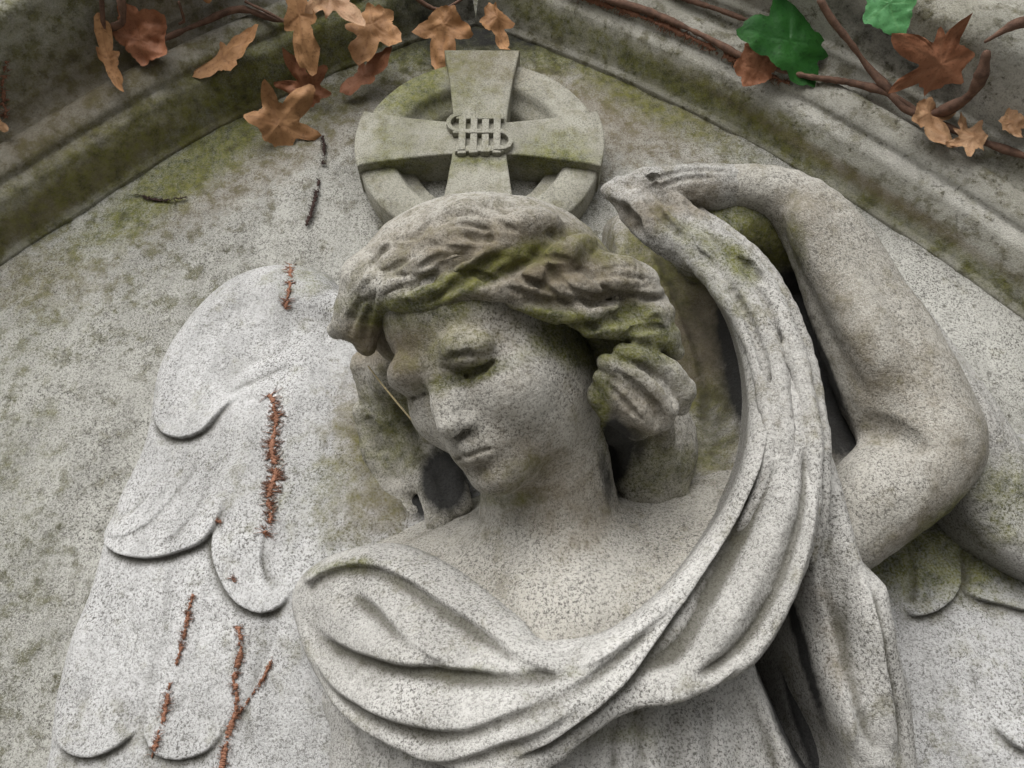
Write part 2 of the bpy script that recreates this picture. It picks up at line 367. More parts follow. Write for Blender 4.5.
#--SCENE--
# =================================================================== SLAB
WB = (0.0, 0, 0.0, 0)
def wall_layer():
    g = .0024; u = np.arange(-1.1, 1.1, g); v = np.arange(-.46, .70, g); U, V = np.meshgrid(u, v)
    W = -(D + s_ * V) / c_                                      # the flat slab, y = 0
    W = W + .0022 * vnoise2(U, V, .06, 11) + .0010 * vnoise2(U, V, .02, 12) + .0006 * vnoise2(U, V, .007, 13)
    n, m = U.shape; idx = np.arange(n * m).reshape(n, m); f = np.stack([idx[:-1, :-1], idx[:-1, 1:], idx[1:, 1:], idx[1:, :-1]], -1).reshape(-1, 4)
    P = np.stack([U.ravel(), V.ravel(), W.ravel()], 1)
    bl = [(0, 300, 110, 230, 34, 0.41, -28), (0, 180, 175, 120, 26, 0.59, -38), (0, 600, 80, 120, 24, 0.37, 28), (0, 700, 130, 160, 18, 0.33, 30), (0, 480, 45, 120, 30, 0.59),
          (2, 240, 170, 140, 40, .45, -28), (2, 640, 130, 120, 60, .35, 20), (2, 30, 280, 90, 40, .35), (0, 100, 280, 120, 80, 0.16),
          (1, 480, 30, 130, 22, .45), (2, 480, 70, 320, 80, .35), (1, 480, 60, 240, 40, .3), (3, 900, 290, 130, 40, .7, 36), (3, 330, 240, 60, 50, .4), (3, 80, 430, 100, 200, .25),  (3, 960, 330, 120, 60, .6, 40), (1, 800, 330, 40, 110, 1.0, -18), (1, 445, 480, 46, 46, 1.0), (1, 622, 465, 20, 50, 1.0), (1, 800, 700, 50, 90, 1.0),  # dark and tan blobs at the top paint in shade below the arch
          (0, 20, 450, 60, 300, 0.18)]
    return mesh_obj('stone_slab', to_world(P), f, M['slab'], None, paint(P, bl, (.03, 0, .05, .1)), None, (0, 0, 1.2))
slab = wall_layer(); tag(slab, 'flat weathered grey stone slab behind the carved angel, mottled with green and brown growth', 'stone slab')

# =================================================================== ARCH MOULDING
def arch():
    L = [(-620, 860), (-330, 520), (-200, 405), (-90, 322), (0, 262), (90, 204), (190, 141), (290, 91), (375, 54), (430, 34), (476, 23)]
    Rr = [(476, 23), (522, 36), (620, 76), (740, 134), (840, 192), (940, 256), (1024, 316), (1130, 398), (1260, 510), (1480, 740)]
    prof = [(-.006, -.02), (-.005, .004), (.000, .006), (.010, .030), (.013, .036), (.020, .048), (.034, .054), (.0345, .060), (.038, .064), (.046, .069), (.054, .072), (.062, .0715), (.0625, .067), (.070, .0665), (.078, .071), (.084, .079), (.0845, .087), (.092, .089),
            (.094, .115), (.097, .158), (.101, .165), (.108, .168), (.16, .172), (.20, .174), (.206, .190), (.26, .194), (.34, .196), (.6, .2)]
    pr = []
    for (a, b), (c, d) in zip(prof[:-1], prof[1:]):
        k = max(1, int(math.hypot(c - a, d - b) / .003)); pr += [(a + (c - a) * i / k, b + (d - b) * i / k) for i in range(k)]
    pr = np.array(pr + [prof[-1]])
    VV, FF = [], []; off = 0
    # both halves as world x,z curves
    hl = atw(*np.array(L, float).T)[:, [0, 2]]; hr = atw(*np.array(Rr, float).T)[:, [0, 2]]; ax = hl[-1, 0]
    for half, sgn in ((hl, -1), (hr, 1)):
        q = catmull(half * 1000, False, 5.) / 1000
        tg = np.gradient(q, axis=0); tg /= np.linalg.norm(tg, axis=1, keepdims=True)
        for _ in range(6): tg[1:-1] = (tg[:-2] + tg[1:-1] * 2 + tg[2:]) / 4
        nrm = np.stack([-tg[:, 1], tg[:, 0]], 1)
        X = q[:, None, 0] + nrm[:, None, 0] * pr[None, :, 0]; Z = q[:, None, 1] + nrm[:, None, 1] * pr[None, :, 0]
        Y = -np.broadcast_to(pr[None, :, 1], X.shape)
        # mitre at the crown: slide points that cross the centre line back along the run
        k = (X > ax) if sgn < 0 else (X < ax)
        sl = tg[:, None, 1] / tg[:, None, 0]
        Z = np.where(k, Z + sl * (ax - X), Z); X = np.where(k, ax, X)
        n, m = X.shape; P = np.stack([X, Y, Z], -1).reshape(-1, 3)
        idx = np.arange(n * m).reshape(n, m) + off; f = np.stack([idx[:-1, :-1], idx[1:, :-1], idx[1:, 1:], idx[:-1, 1:]], -1).reshape(-1, 4)
        VV.append(P); FF.append(f); off += n * m
    P = np.vstack(VV); FF = np.vstack(FF)
    nz = .0010 * vnoise3(P, .035, 3) + .0007 * vnoise3(P, .011, 4); P[:, 1] += nz; P[:, 2] += nz * .5
    C = to_cam(P)
    bl = [(0, 150, 140, 330, 44, 0.55, -31), (0, 360, 60, 130, 30, 0.22, -20), (0, 640, 62, 220, 17, 0.5, 25), (0, 800, 160, 200, 13, 0.4, 31), (0, 1000, 285, 100, 14, 0.37, 33), (0, 40, 30, 250, 70, 0.26, -30), (1, 440, 10, 80, 40, .55), (1, 900, 50, 130, 26, .55, 38), (1, 90, 40, 240, 30, .25, -30),  # dark blobs along the outer soffit paint its shade into the stone
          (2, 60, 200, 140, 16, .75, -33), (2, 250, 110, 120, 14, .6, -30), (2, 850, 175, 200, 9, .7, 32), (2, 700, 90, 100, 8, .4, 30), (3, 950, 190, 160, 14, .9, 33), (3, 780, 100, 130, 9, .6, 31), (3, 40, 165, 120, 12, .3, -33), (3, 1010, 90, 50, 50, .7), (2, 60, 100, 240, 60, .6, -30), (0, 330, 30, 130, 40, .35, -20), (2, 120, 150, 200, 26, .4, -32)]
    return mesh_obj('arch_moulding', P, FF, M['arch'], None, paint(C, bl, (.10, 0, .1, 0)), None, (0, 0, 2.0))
archo = arch(); tag(archo, 'green stained pointed stone arch moulding framing the top of the slab', 'arch moulding')

# =================================================================== CROSS IN A RING
def prism(poly, y0, y1, bev=.0025, sub=.006):
    """polygon in x,z extruded from y0 (back) to y1 (front, more negative) with a soft front edge"""
    import bmesh
    bm = bmesh.new(); A = [bm.verts.new((x, y0, z)) for x, z in poly]; f = bm.faces.new(A)
    r = bmesh.ops.extrude_face_region(bm, geom=[f]); nv = [v for v in r['geom'] if isinstance(v, bmesh.types.BMVert)]
    for v in nv: v.co.y = y1
    bmesh.ops.recalc_face_normals(bm, faces=bm.faces)
    ed = [e for e in bm.edges if all(abs(v.co.y - y1) < 1e-6 for v in e.verts)]
    bmesh.ops.bevel(bm, geom=ed, offset=bev, segments=3, profile=.6, affect='EDGES')
    bmesh.ops.triangulate(bm, faces=bm.faces); V = np.array([v.co[:] for v in bm.verts]); Fc = np.array([[v.index for v in f.verts] for f in bm.faces])
    bm.free(); return V, Fc
def join(parts):
    V = []; Fc = []; o = 0
    for v, f in parts: V.append(v); Fc.append(f + o); o += len(v)
    return np.vstack(V), np.vstack(Fc)
def cross_thing():
    H = .035; c3 = atw(480, 142, H); cx, cz = c3[0], c3[2]; R = atw(602, 138, H)[0] - cx
    root = empty('ringed_cross', (cx, 0, cz), 'carved stone cross with flared arms inside a ring, above the head of the angel', 'cross')
    blobs = [(0, 400, 90, 40, 26, .7), (0, 440, 70, 40, 60, .35), (2, 480, 60, 60, 30, .4), (0, 420, 165, 60, 8, .9), (0, 550, 160, 50, 8, .8), (1, 430, 165, 30, 6, .4), (1, 550, 168, 30, 8, .4)]
    def mk(name, v, f, mat=M['cross'], par=root):
        v = v + .0004 * np.stack([vnoise3(v, .012, s) for s in (1, 2, 3)], 1)
        return mesh_obj(name, v, f, mat, par, paint(to_cam(v), blobs, (.1, 0, .12, .1)), smooth=False)
    # ring: a lathe in the slab plane
    pr = [(R, .02), (R, -.028), (R - .0025, -.031), (R - .036, -.031), (R - .040, -.0285), (R - .043, -.022), (R - .046, -.017), (R - .058, -.015), (R - .062, -.008), (R - .066, .01)]
    n = 160; th = np.linspace(0, 2 * np.pi, n, endpoint=False)
    V = np.array([[cx + r * np.cos(a), y, cz + r * np.sin(a)] for a in th for r, y in pr]); k = len(pr)
    Fc = [[i * k + j, ((i + 1) % n) * k + j, ((i + 1) % n) * k + j + 1, i * k + j + 1] for i in range(n) for j in range(k - 1)]
    o = mk('ring', V, np.array(Fc)); 
    for p in o.data.polygons: p.use_smooth = True
    # four flared arms
    def arm(dx, dz, L, w0, w1, curve=0.):
        pts = []; N = 8
        for sgn in (-1, 1):
            row = []
            for i in range(N + 1):
                t = i / N; w = w0 + (w1 - w0) * (t ** 1.5); row.append((t * L, sgn * w))
            pts += row if sgn < 0 else row[::-1]
        if curve:                                                # round end following the ring
            end = [(math.sqrt(max(L * L - y * y, 0)) + .0, y) for y in np.linspace(-w1, w1, 9)[1:-1]]; pts = pts[:N] + [(math.sqrt(L * L - w1 * w1), -w1)] + end + [(math.sqrt(L * L - w1 * w1), w1)] + pts[N + 2:]
        return [(cx + a * dx - b * dz, cz + a * dz + b * dx) for a, b in pts]
    parts = [prism(arm(1, 0, R + .002, .0225, .0425, 1), .02, -.042), prism(arm(-1, 0, R + .002, .0225, .0425, 1), .02, -.0421),
             prism(arm(0, 1, R + .006, .029, .046), .02, -.0424), prism(arm(0, -1, R + .003, .029, .046), .02, -.0423)]
    v, f = join(parts); mk('cross_arms', v, f)
    # interlaced letters on the crossing
    P = []; y0, y1 = -.038, -.049
    def bar(x0, z0, x1, z1): P.append(prism([(cx + x0, cz + z0), (cx + x1, cz + z0), (cx + x1, cz + z1), (cx + x0, cz + z1)], y0, y1 + .0006 * (len(P) % 3), .0012))
    def arcb(ox, oz, r, a0, a1, w=.0032):
        N = 8; a = np.radians(np.linspace(a0, a1, N)); out = [(cx + ox + r * math.cos(t), cz + oz + r * math.sin(t)) for t in a]; inn = [(cx + ox + (r - w * 1.7) * math.cos(t), cz + oz + (r - w * 1.7) * math.sin(t)) for t in a[::-1]]
        P.append(prism(out + inn, y0, y1 - .0004, .0010))
    for x in (-.0195, -.0065, .0065, .0195): bar(x - .0040, -.025, x + .0040, .030)
    for z in (.027, -.022): bar(-.027, z - .0045, .027, z + .0045)
    for z, a, b in ((.003, -.030, .030),): bar(a, z - .0032, b, z + .0032)
    for x in (-.0195, -.0065, .0065, .0195): bar(x - .0048, .029, x + .0048, .0335); bar(x - .0048, -.029, x + .0048, -.0245)
    arcb(-.0225, .0165, .0155, 80, 275); arcb(.0225, -.0105, .0155, -95, 100)
    v, f = join(P); mk('monogram', v, f)
    return root
cross = cross_thing()

# =================================================================== ANGEL
angel = empty('angel_statue', (0, -.02, 1.1), 'weathered stone relief of a winged angel, head bowed, one arm raised to lift its veil', 'statue')
GREEN = [(0, 590, 360, 75, 26, .95, 12), (0, 470, 290, 60, 14, .5, -20), (0, 745, 228, 55, 16, 1.1, 28), (0, 625, 400, 14, 40, .5), (0, 440, 320, 80, 22, .5, -12)]

# --- wings
def wing_left():
    lay = Layer([(150, 400, .022), (270, 280, .020), (340, 300, .03), (220, 360, .032), (300, 450, .055), (100, 540, .022), (200, 560, .045), (280, 620, .06), (60, 740, .022), (200, 740, .045), (330, 760, .06), (400, 420, .045), (400, 560, .06), (450, 500, .05), (120, 640, .030)],
                [(420, 310), (340, 292), (318, 272), (285, 263), (245, 268), (208, 290), (178, 325), (156, 362), (147, 400), (138, 445), (115, 495), (97, 540), (84, 590), (62, 650), (46, 715), (36, 780), (20, 880), (500, 880), (500, 400)],
                r=.022, T=.016, g=.0012, drop=.04, slope=3, lump=.0010, seed=21)
    S = lambda kind, pts, w, A, *a, **k: lay.stroke(kind, pts, w, A * (.6 if kind == 'step' else 1), *a, **k)
    S('ridge', [(165, 415), (172, 365), (200, 318), (245, 290), (295, 290), (330, 320)], .016, .007)
    S('ridge', [(215, 400), (245, 360), (300, 325), (350, 320)], .022, -.009)
    S('ridge', [(225, 385), (260, 365), (310, 350)], .006, .003); S('crease', [(222, 395), (250, 382), (300, 362)], .004, .0025)
    S('step', [(152, 395), (153, 418), (162, 434), (182, 440), (205, 432), (226, 408), (250, 392)], .030, .010, .02, t2=.05)
    S('step', [(99, 522), (103, 546), (118, 555), (148, 560), (182, 553), (208, 540), (222, 515), (232, 480)], .035, .0115, .012, t2=.06)
    S('step', [(104, 538), (128, 536), (150, 524), (170, 502), (185, 475)], .012, .0026, .01, t2=.05); S('step', [(150, 556), (176, 536), (196, 512), (212, 480)], .012, .0026, .02, t2=.05)
    S('crease', [(205, 440), (190, 475), (160, 510)], .006, .002, .03); S('ridge', [(250, 440), (230, 480), (212, 510)], .01, .003)
    S('step', [(212, 520), (211, 548), (220, 580), (236, 604), (262, 615), (284, 606), (296, 585)], .040, .012, .03)
    S('ridge', [(240, 450), (245, 520), (255, 580)], .03, .006, .05)
    S('step', [(48, 700), (50, 725), (60, 748), (82, 759), (108, 754), (130, 740), (142, 728)], .035, .0095, .04, t2=.02)
    S('step', [(140, 715), (143, 738), (156, 756), (180, 762), (205, 755), (222, 738), (235, 700)], .030, .0080, .03, t2=.05)
    S('crease', [(142, 735), (146, 690), (160, 640)], .005, .0018, .01, t2=.06); S('crease', [(160, 640), (175, 590), (190, 565)], .006, .0015)
    S('ridge', [(90, 600), (75, 660), (70, 720)], .02, .003); S('crease', [(235, 700), (245, 650), (262, 620)], .005, .002)
    S('fold', [(262, 770), (245, 720), (262, 660), (282, 615)], .012, -.003)
    return lay.finish()
lw = wing_left()
layer_obj('wing', lw, M['wing'], angel, [(0, 350, 500, 80, 70, .3), (0, 400, 420, 50, 60, .4), (2, 380, 440, 50, 80, .7), (1, 405, 440, 40, 60, .3), (2, 370, 520, 70, 30, .35), (3, 230, 370, 90, 50, 1.), (3, 150, 600, 90, 120, .8), (3, 250, 560, 90, 50, .6), (1, 440, 492, 34, 34, 1.2), (1, 372, 432, 9, 18, .6), (0, 300, 280, 40, 14, .3)], (.06, 0, .05, .35))
def wing_right():
    lay = Layer([(900, 560, .06), (960, 480, .05), (1024, 520, .05), (940, 640, .062), (1024, 640, .065), (960, 760, .06), (1050, 760, .07), (900, 760, .05)],
                [(840, 560), (900, 480), (960, 450), (1020, 448), (1160, 500), (1160, 880), (840, 880)], r=.03, T=.02, g=.0013, drop=.05, slope=3, lump=.0012, seed=31)
    S = lambda kind, pts, w, A, *a, **k: lay.stroke(kind, pts, w, A * (.6 if kind == 'step' else 1), *a, **k)
    S('step', [(896, 600), (912, 618), (936, 613), (952, 600), (961, 582), (964, 560)], .035, .0095, .02)
    S('step', [(961, 590), (975, 600), (1000, 606), (1030, 612), (1060, 600)], .035, .0095, .01)
    S('step', [(985, 712), (1000, 735), (1022, 752), (1060, 760)], .030, .0085, .02)
    S('crease', [(964, 590), (962, 560), (968, 530)], .004, .002); S('crease', [(985, 712), (975, 680), (970, 650)], .005, .0018)
    return lay.finish()
layer_obj('wing', wing_right(), M['wing'], angel, [(0, 930, 560, 100, 40, .75), (0, 1000, 520, 60, 60, .4), (3, 960, 700, 80, 90, .5)], (.12, 0, .1, .25))

# --- inner veil behind the hair, and the drape behind the raised forearm
def inner_veil():
    lay = Layer([(622, 240, .045), (640, 400, .045), (700, 300, .05), (690, 400, .035), (750, 400, .08), (640, 490, .08), (720, 500, .10), (760, 300, .08), (830, 400, .085), (800, 300, .09)],
                [(619, 215), (622, 290), (622, 350), (618, 420), (622, 500), (640, 560), (720, 560), (800, 540), (870, 480), (868, 430), (850, 350), (815, 275), (760, 240), (690, 215)], r=.008, T=.008, drop=.07, seed=41, lump=.0022)
    S = lay.stroke
    S('fold', [(660, 500), (690, 440), (690, 360), (665, 290), (640, 240)], .012, .005); S('ridge', [(705, 480), (722, 420), (715, 350), (690, 290)], .012, -.008)
    S('ridge', [(640, 250), (650, 320), (640, 400)], .012, .004)
    return lay.finish()
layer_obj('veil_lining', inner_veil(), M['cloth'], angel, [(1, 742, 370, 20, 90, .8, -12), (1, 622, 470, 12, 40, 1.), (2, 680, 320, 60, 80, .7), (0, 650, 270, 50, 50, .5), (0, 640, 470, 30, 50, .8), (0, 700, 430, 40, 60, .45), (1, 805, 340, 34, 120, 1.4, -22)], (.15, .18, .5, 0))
def back_drape():
    lay = Layer([(850, 220, .128), (930, 310, .134), (1024, 440, .128), (960, 420, .134), (1060, 560, .10), (900, 330, .134)],
                [(832, 198), (872, 232), (912, 274), (952, 324), (992, 376), (1026, 428), (1075, 505), (1090, 600), (1010, 560), (950, 470), (880, 380), (840, 280)], r=.022, T=.024, drop=.10, seed=51)
    lay.stroke('fold', [(890, 275), (930, 325), (975, 390), (1010, 450)][::-1], .010, .0035)
    return lay.finish()
layer_obj('sleeve', back_drape(), M['cloth'], angel, [(0, 1010, 500, 50, 50, .5)], (.05, 0, .1, .2))

# --- dress under the mantle, and the cloth hanging below the arm
def dress():
    lay = Layer([(330, 720, .075), (420, 760, .13), (600, 740, .145), (740, 720, .12), (790, 780, .11), (500, 820, .15), (330, 850, .08), (760, 850, .12)],
                [(322, 690), (326, 740), (322, 800), (318, 900), (850, 900), (812, 790), (790, 740), (765, 690), (740, 650), (600, 640), (400, 640)], r=.012, T=.015, drop=.10, seed=61)
    S = lay.stroke
    for x, a in ((345, .003), (372, .003), (400, .002), (598, .0035), (622, .003), (650, .004), (690, .005), (716, .004)): S('ridge', [(x, 690), (x + 4, 760), (x + 2, 860)], .007, a, .02)
    S('fold', [(745, 660), (770, 720), (800, 800)], .014, .006); S('crease', [(756, 690), (775, 760), (790, 820)], .005, .003); S('crease', [(612, 730), (616, 800)], .004, .002)
    return lay.finish()
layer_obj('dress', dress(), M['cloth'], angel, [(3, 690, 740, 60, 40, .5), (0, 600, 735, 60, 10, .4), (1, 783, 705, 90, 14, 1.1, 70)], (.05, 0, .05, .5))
def gap_fold():
    lay = Layer([(800, 620, .09), (815, 700, .085), (840, 780, .085), (780, 680, .07)], [(786, 600), (800, 600), (812, 640), (826, 700), (846, 780), (850, 880), (820, 880), (808, 760), (790, 700), (778, 650)], r=.008, T=.01, drop=.08, seed=66)
    return lay.finish()
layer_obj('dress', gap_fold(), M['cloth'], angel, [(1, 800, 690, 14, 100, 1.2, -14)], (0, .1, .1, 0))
def hanging():
    lay = Layer([(835, 460, .164), (848, 500, .166), (862, 545, .164), (826, 560, .155), (860, 620, .148), (900, 720, .125), (840, 700, .135), (880, 820, .12), (820, 620, .13)],
                [(815, 470), (827, 446), (838, 456), (850, 490), (859, 526), (872, 568), (886, 580), (895, 590), (908, 660), (921, 700), (925, 745), (930, 800), (935, 900), (872, 900), (858, 790), (838, 720), (818, 660), (803, 600), (806, 540)], r=.014, T=.016, drop=.10, seed=71)
    S = lay.stroke
    S('fold', [(850, 770), (842, 700), (826, 640), (812, 580), (815, 520)], .012, .006, .02)
    S('step', [(868, 572), (876, 610), (884, 655), (892, 700), (898, 760)][::-1], .014, .006, .02)
    S('crease', [(838, 500), (842, 560), (846, 620), (852, 680)], .005, .003); S('crease', [(830, 480), (832, 540), (838, 600)], .004, .003)
    S('ridge', [(862, 590), (870, 660), (880, 730), (890, 800)], .012, .006); S('fold', [(900, 770), (880, 762), (862, 745), (850, 715), (846, 680)], .010, .004)
    S('crease', [(905, 640), (915, 700), (922, 760)], .004, .002)
    return lay.finish()
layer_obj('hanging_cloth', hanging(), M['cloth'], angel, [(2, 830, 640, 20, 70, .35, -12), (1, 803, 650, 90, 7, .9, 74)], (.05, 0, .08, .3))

# --- mantle: from the raised hand down across the breast and round the shoulder
def mantle():
    lay = Layer([(605, 190, .165), (650, 170, .175), (700, 175, .185), (740, 172, .187), (770, 178, .177), (800, 182, .150), (650, 225, .175), (700, 250, .18), (745, 300, .174), (770, 380, .179), (800, 450, .187), (760, 480, .185), (815, 520, .195), (780, 620, .185), (700, 690, .18), (700, 620, .185),
                 (620, 700, .185), (620, 650, .180), (540, 740, .185), (480, 780, .185), (400, 750, .155), (320, 700, .105), (295, 620, .088), (300, 590, .09), (335, 558, .095), (420, 565, .128), (480, 600, .15), (540, 642, .17), (650, 600, .175), (730, 530, .175),
                 (400, 650, .155), (500, 660, .177), (450, 710, .175)],
                [(690, 236), (712, 244), (738, 260), (762, 290), (782, 328), (800, 368), (812, 410), (822, 455),
                 (824, 505), (816, 550), (802, 595), (780, 640), (755, 672), (720, 692), (680, 708), (640, 718), (616, 728), (585, 752), (556, 776), (500, 800), (440, 775), (398, 752), (350, 722), (318, 682), (298, 640), (288, 605), (297, 580),
                 (322, 560), (352, 549), (388, 545), (430, 558), (480, 588), (520, 618), (546, 640), (600, 632), (648, 602), (690, 560), (722, 515), (742, 470), (752, 420), (750, 375), (738, 330), (720, 296), (702, 272), (690, 255)],
                r=.011, T=.012, drop=.050, slope=6, lump=.0009, seed=81, g=.0011, under=.26, umax=.012)
    S = lambda kind, pts, w, A, *a, **k: lay.stroke(kind, pts, w, A * (1.08 if kind != 'crease' else 1.4), *a, **k)
    # breast folds, upper edges read left to right with the crease below
    S('fold', [(300, 583), (330, 564), (372, 558), (410, 572), (450, 598), (490, 622), (528, 645), (562, 652)], .011, .0090, .01, t2=.012)
    S('fold', [(352, 582), (378, 598), (402, 622), (430, 645), (455, 658)], .010, .0062, .02, t2=.012)
    S('fold', [(312, 620), (345, 638), (390, 654), (440, 662), (490, 664), (535, 658), (580, 648), (630, 622), (675, 582), (705, 540)], .011, .0080, .03, t2=.10)
    S('fold', [(308, 645), (335, 676), (370, 700), (410, 716), (450, 720), (485, 712), (520, 694), (570, 668), (620, 636), (670, 590), (700, 556)], .0105, .0072, .03, t2=.10)
    S('fold', [(292, 615), (304, 655), (325, 690), (355, 722), (395, 748), (430, 756), (465, 748), (505, 732), (550, 708), (600, 672), (650, 622)], .0100, .0062, .03, t2=.10)
    S('ridge', [(345, 590), (380, 610), (425, 652)], .012, -.002); S('ridge', [(400, 592), (440, 622), (480, 648)], .010, .0035); S('ridge', [(312, 605), (340, 610), (385, 640), (440, 652)], .009, .0035); S('ridge', [(320, 665), (360, 692), (410, 706), (460, 708), (510, 690)], .007, .0030); S('ridge', [(310, 665), (340, 705), (380, 735), (430, 744)], .006, .0028); S('crease', [(560, 664), (600, 650), (640, 620)], .005, .0025, .03); S('ridge', [(500, 700), (560, 680), (610, 640), (660, 590), (700, 540)], .007, .0030, .05); S('ridge', [(520, 740), (570, 712), (620, 670), (660, 620), (700, 565)], .007, .0028, .05); S('ridge', [(330, 600), (360, 620), (400, 640)], .008, .003); S('ridge', [(380, 680), (430, 692), (490, 690), (540, 676)], .008, .0030); S('crease', [(350, 650), (400, 672), (460, 680), (520, 674)], .007, .0035, .03); S('crease', [(330, 690), (370, 722), (420, 738), (465, 732)], .006, .0025, .03); S('crease', [(560, 690), (610, 650), (650, 610), (690, 570)], .007, .0018, .04); S('ridge', [(430, 685), (490, 688), (540, 676)], .010, -.002); S('ridge', [(480, 744), (520, 730), (580, 690), (640, 640)], .014, .004)
    # fall on the right
    S('step', [(508, 768), (560, 735), (600, 704), (640, 665), (680, 610), (715, 560), (745, 510), (765, 455), (772, 400)], .045, .0080, .03, t2=.05)
    S('fold', [(632, 684), (662, 676), (690, 660), (716, 620), (740, 575), (765, 520), (782, 460), (786, 400), (772, 345), (748, 300), (715, 262), (690, 240), (680, 215), (690, 192)][::-1], .009, .0065, .02)
    S('ridge', [(640, 690), (690, 676), (722, 640), (752, 590), (778, 535), (796, 480), (798, 420), (788, 370)], .0065, .0042, .03)
    S('crease', [(652, 672), (684, 640), (706, 600), (736, 545), (762, 480)], .006, .004, .02)
    S('ridge', [(812, 470), (812, 520), (800, 570), (775, 625), (740, 664), (690, 688), (640, 700)], .0055, .0050, .02)
    S('crease', [(803, 440), (803, 510), (788, 570), (762, 620), (730, 655), (680, 676)], .004, .0040, .02)
    S('step', [(620, 716), (650, 712), (690, 700), (722, 682), (752, 650)], .008, .004)
    S('fold', [(772, 470), (762, 420), (764, 375), (752, 330), (728, 296), (700, 268)], .008, .0045, .03)
    # hand wrap
    return lay.finish()
man = mantle()
MANTLE_BLOBS = [(0, 740, 262, 26, 12, .8, 50), (0, 690, 235, 40, 20, .35, 30), (2, 640, 215, 30, 20, .5), (2, 690, 205, 30, 16, .5), (2, 700, 185, 80, 10, .3), (3, 620, 600, 60, 130, .9, 40), (3, 790, 480, 30, 90, .3), (3, 430, 700, 120, 40, .35),
                                             (0, 340, 568, 46, 8, .6, -8), (0, 500, 672, 90, 8, .35), (0, 720, 280, 30, 50, .3, -35), (1, 626, 215, 10, 14, .35, 30)]
def veil_hollow():
    lay = Layer([(700, 200, .160), (780, 205, .160), (820, 220, .15), (730, 240, .150), (775, 262, .120), (745, 270, .115), (800, 300, .085), (830, 330, .08)], [(685, 190), (740, 180), (810, 185), (850, 250), (850, 320), (800, 310), (760, 285), (735, 268), (705, 240)], r=.01, T=.012, drop=.08, seed=85)
    S = lay.stroke
    S('fold', [(700, 214), (730, 232), (765, 252), (790, 270)], .010, .0025); S('ridge', [(720, 210), (760, 225), (800, 262)], .012, .003)
    return lay.finish()
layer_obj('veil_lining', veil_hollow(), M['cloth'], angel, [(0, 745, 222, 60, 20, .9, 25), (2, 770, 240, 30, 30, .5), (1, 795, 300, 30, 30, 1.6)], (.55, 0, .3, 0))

# --- raised arm (skin) and the cloth gathered in the hand: voxel sculpt
def arm_vox():
    lo = np.array([.075, -.165, -.76]); hi = np.array([.40, .205, -.47]); vx = Vox(lo, hi, .0014); T = vx.tubeh
    T([(700, 190, .165, 17), (735, 188, .164, 23), (770, 193, .160, 27), (802, 210, .155, 33), (829, 244, .148, 40), (851, 290, .138, 45), (878, 345, .128, 54), (900, 392, .122, 58), (919, 430, .118, 57)], .01)
    T([(924, 447, .120, 54), (905, 474, .122, 52), (876, 500, .120, 49), (846, 528, .112, 44)], .010)
    vx.chisel([(820, 450, .003), (836, 436, .006), (860, 431, .007), (890, 434, .006), (920, 446, .003)], .012)
    vx.chisel([(800, 215, .006), (850, 300, .008), (890, 380, .006)], .02, 'add', .004)
    return vx.mesh(.0006, 25)
def veil_vox():
    lo = np.array([.060, -.165, -.72]); hi = np.array([.265, .190, -.46]); vx = Vox(lo, hi, .0013); T = vx.tubeh
    T([(607, 189, .162, 5), (622, 186, .165, 11), (645, 186, .166, 19), (680, 188, .166, 23), (715, 188, .165, 24), (748, 189, .160, 23)], .008)
    T([(612, 194, .163, 7), (634, 208, .166, 17), (662, 228, .167, 23), (694, 252, .168, 21)], .010)
    # pleats of the fall
    T([(628, 206, .165, 7), (664, 232, .170, 11), (700, 264, .173, 11), (728, 298, .176, 11), (748, 335, .179, 9), (762, 380, .182, 9), (770, 430, .185, 8), (765, 475, .182, 8), (746, 520, .172, 7), (735, 545, .160, 6)], .002)
    T([(650, 205, .169, 8), (690, 238, .174, 12), (724, 268, .178, 12), (752, 305, .180, 12), (770, 345, .183, 11), (781, 395, .186, 10), (786, 445, .188, 9), (780, 500, .184, 8), (764, 555, .172, 7), (755, 580, .162, 6)], .0015)
    T([(672, 200, .170, 10), (700, 226, .175, 12), (736, 252, .178, 11), (766, 288, .180, 12), (786, 330, .183, 11), (801, 375, .186, 10), (811, 420, .188, 9), (815, 470, .190, 8), (812, 525, .184, 7), (798, 575, .172, 6)], .0015)
    T([(700, 214, .160, 6), (740, 244, .166, 8), (770, 275, .170, 8), (797, 325, .173, 8), (811, 370, .176, 8), (821, 420, .178, 7), (824, 470, .180, 7), (822, 520, .174, 6), (812, 560, .162, 5)], .0015)
    G = vx.chisel
    G([(612, 203, .003), (622, 213, .0075), (634, 226, .007), (642, 236, .003)], .005, 'sub', -.001)
    G([(647, 177, .001), (652, 178, .0028), (658, 176, .001)], .002, 'sub', .001)
    G([(656, 186, .0015), (664, 200, .003), (676, 214, .003), (692, 228, .002)], .004); G([(640, 186, .001), (650, 200, .003), (664, 220, .003), (684, 240, .0015)], .004)
    G([(660, 178, .001), (690, 170, .0013), (722, 172, .001)], .004); G([(664, 186, .001), (684, 178, .0018), (712, 178, .001)], .004)
    G([(672, 228, .001), (706, 258, .0025), (738, 300, .003), (760, 350, .003), (772, 400, .003), (777, 450, .003), (768, 505, .003), (752, 540, .001)], .002)
    G([(700, 232, .001), (735, 262, .0022), (762, 298, .003), (781, 345, .003), (794, 400, .003), (799, 455, .003), (795, 510, .003), (780, 560, .001)], .002)
    G([(738, 258, .001), (748, 266, .0045), (758, 276, .0045), (764, 284, .001)], .003); G([(690, 203, .004), (696, 212, .004), (712, 228, .002)], .004)
    return vx.mesh(.0010, 27)
Va, Fa, Ca = arm_vox(); Vv_, Fv_, Cv_ = veil_vox()
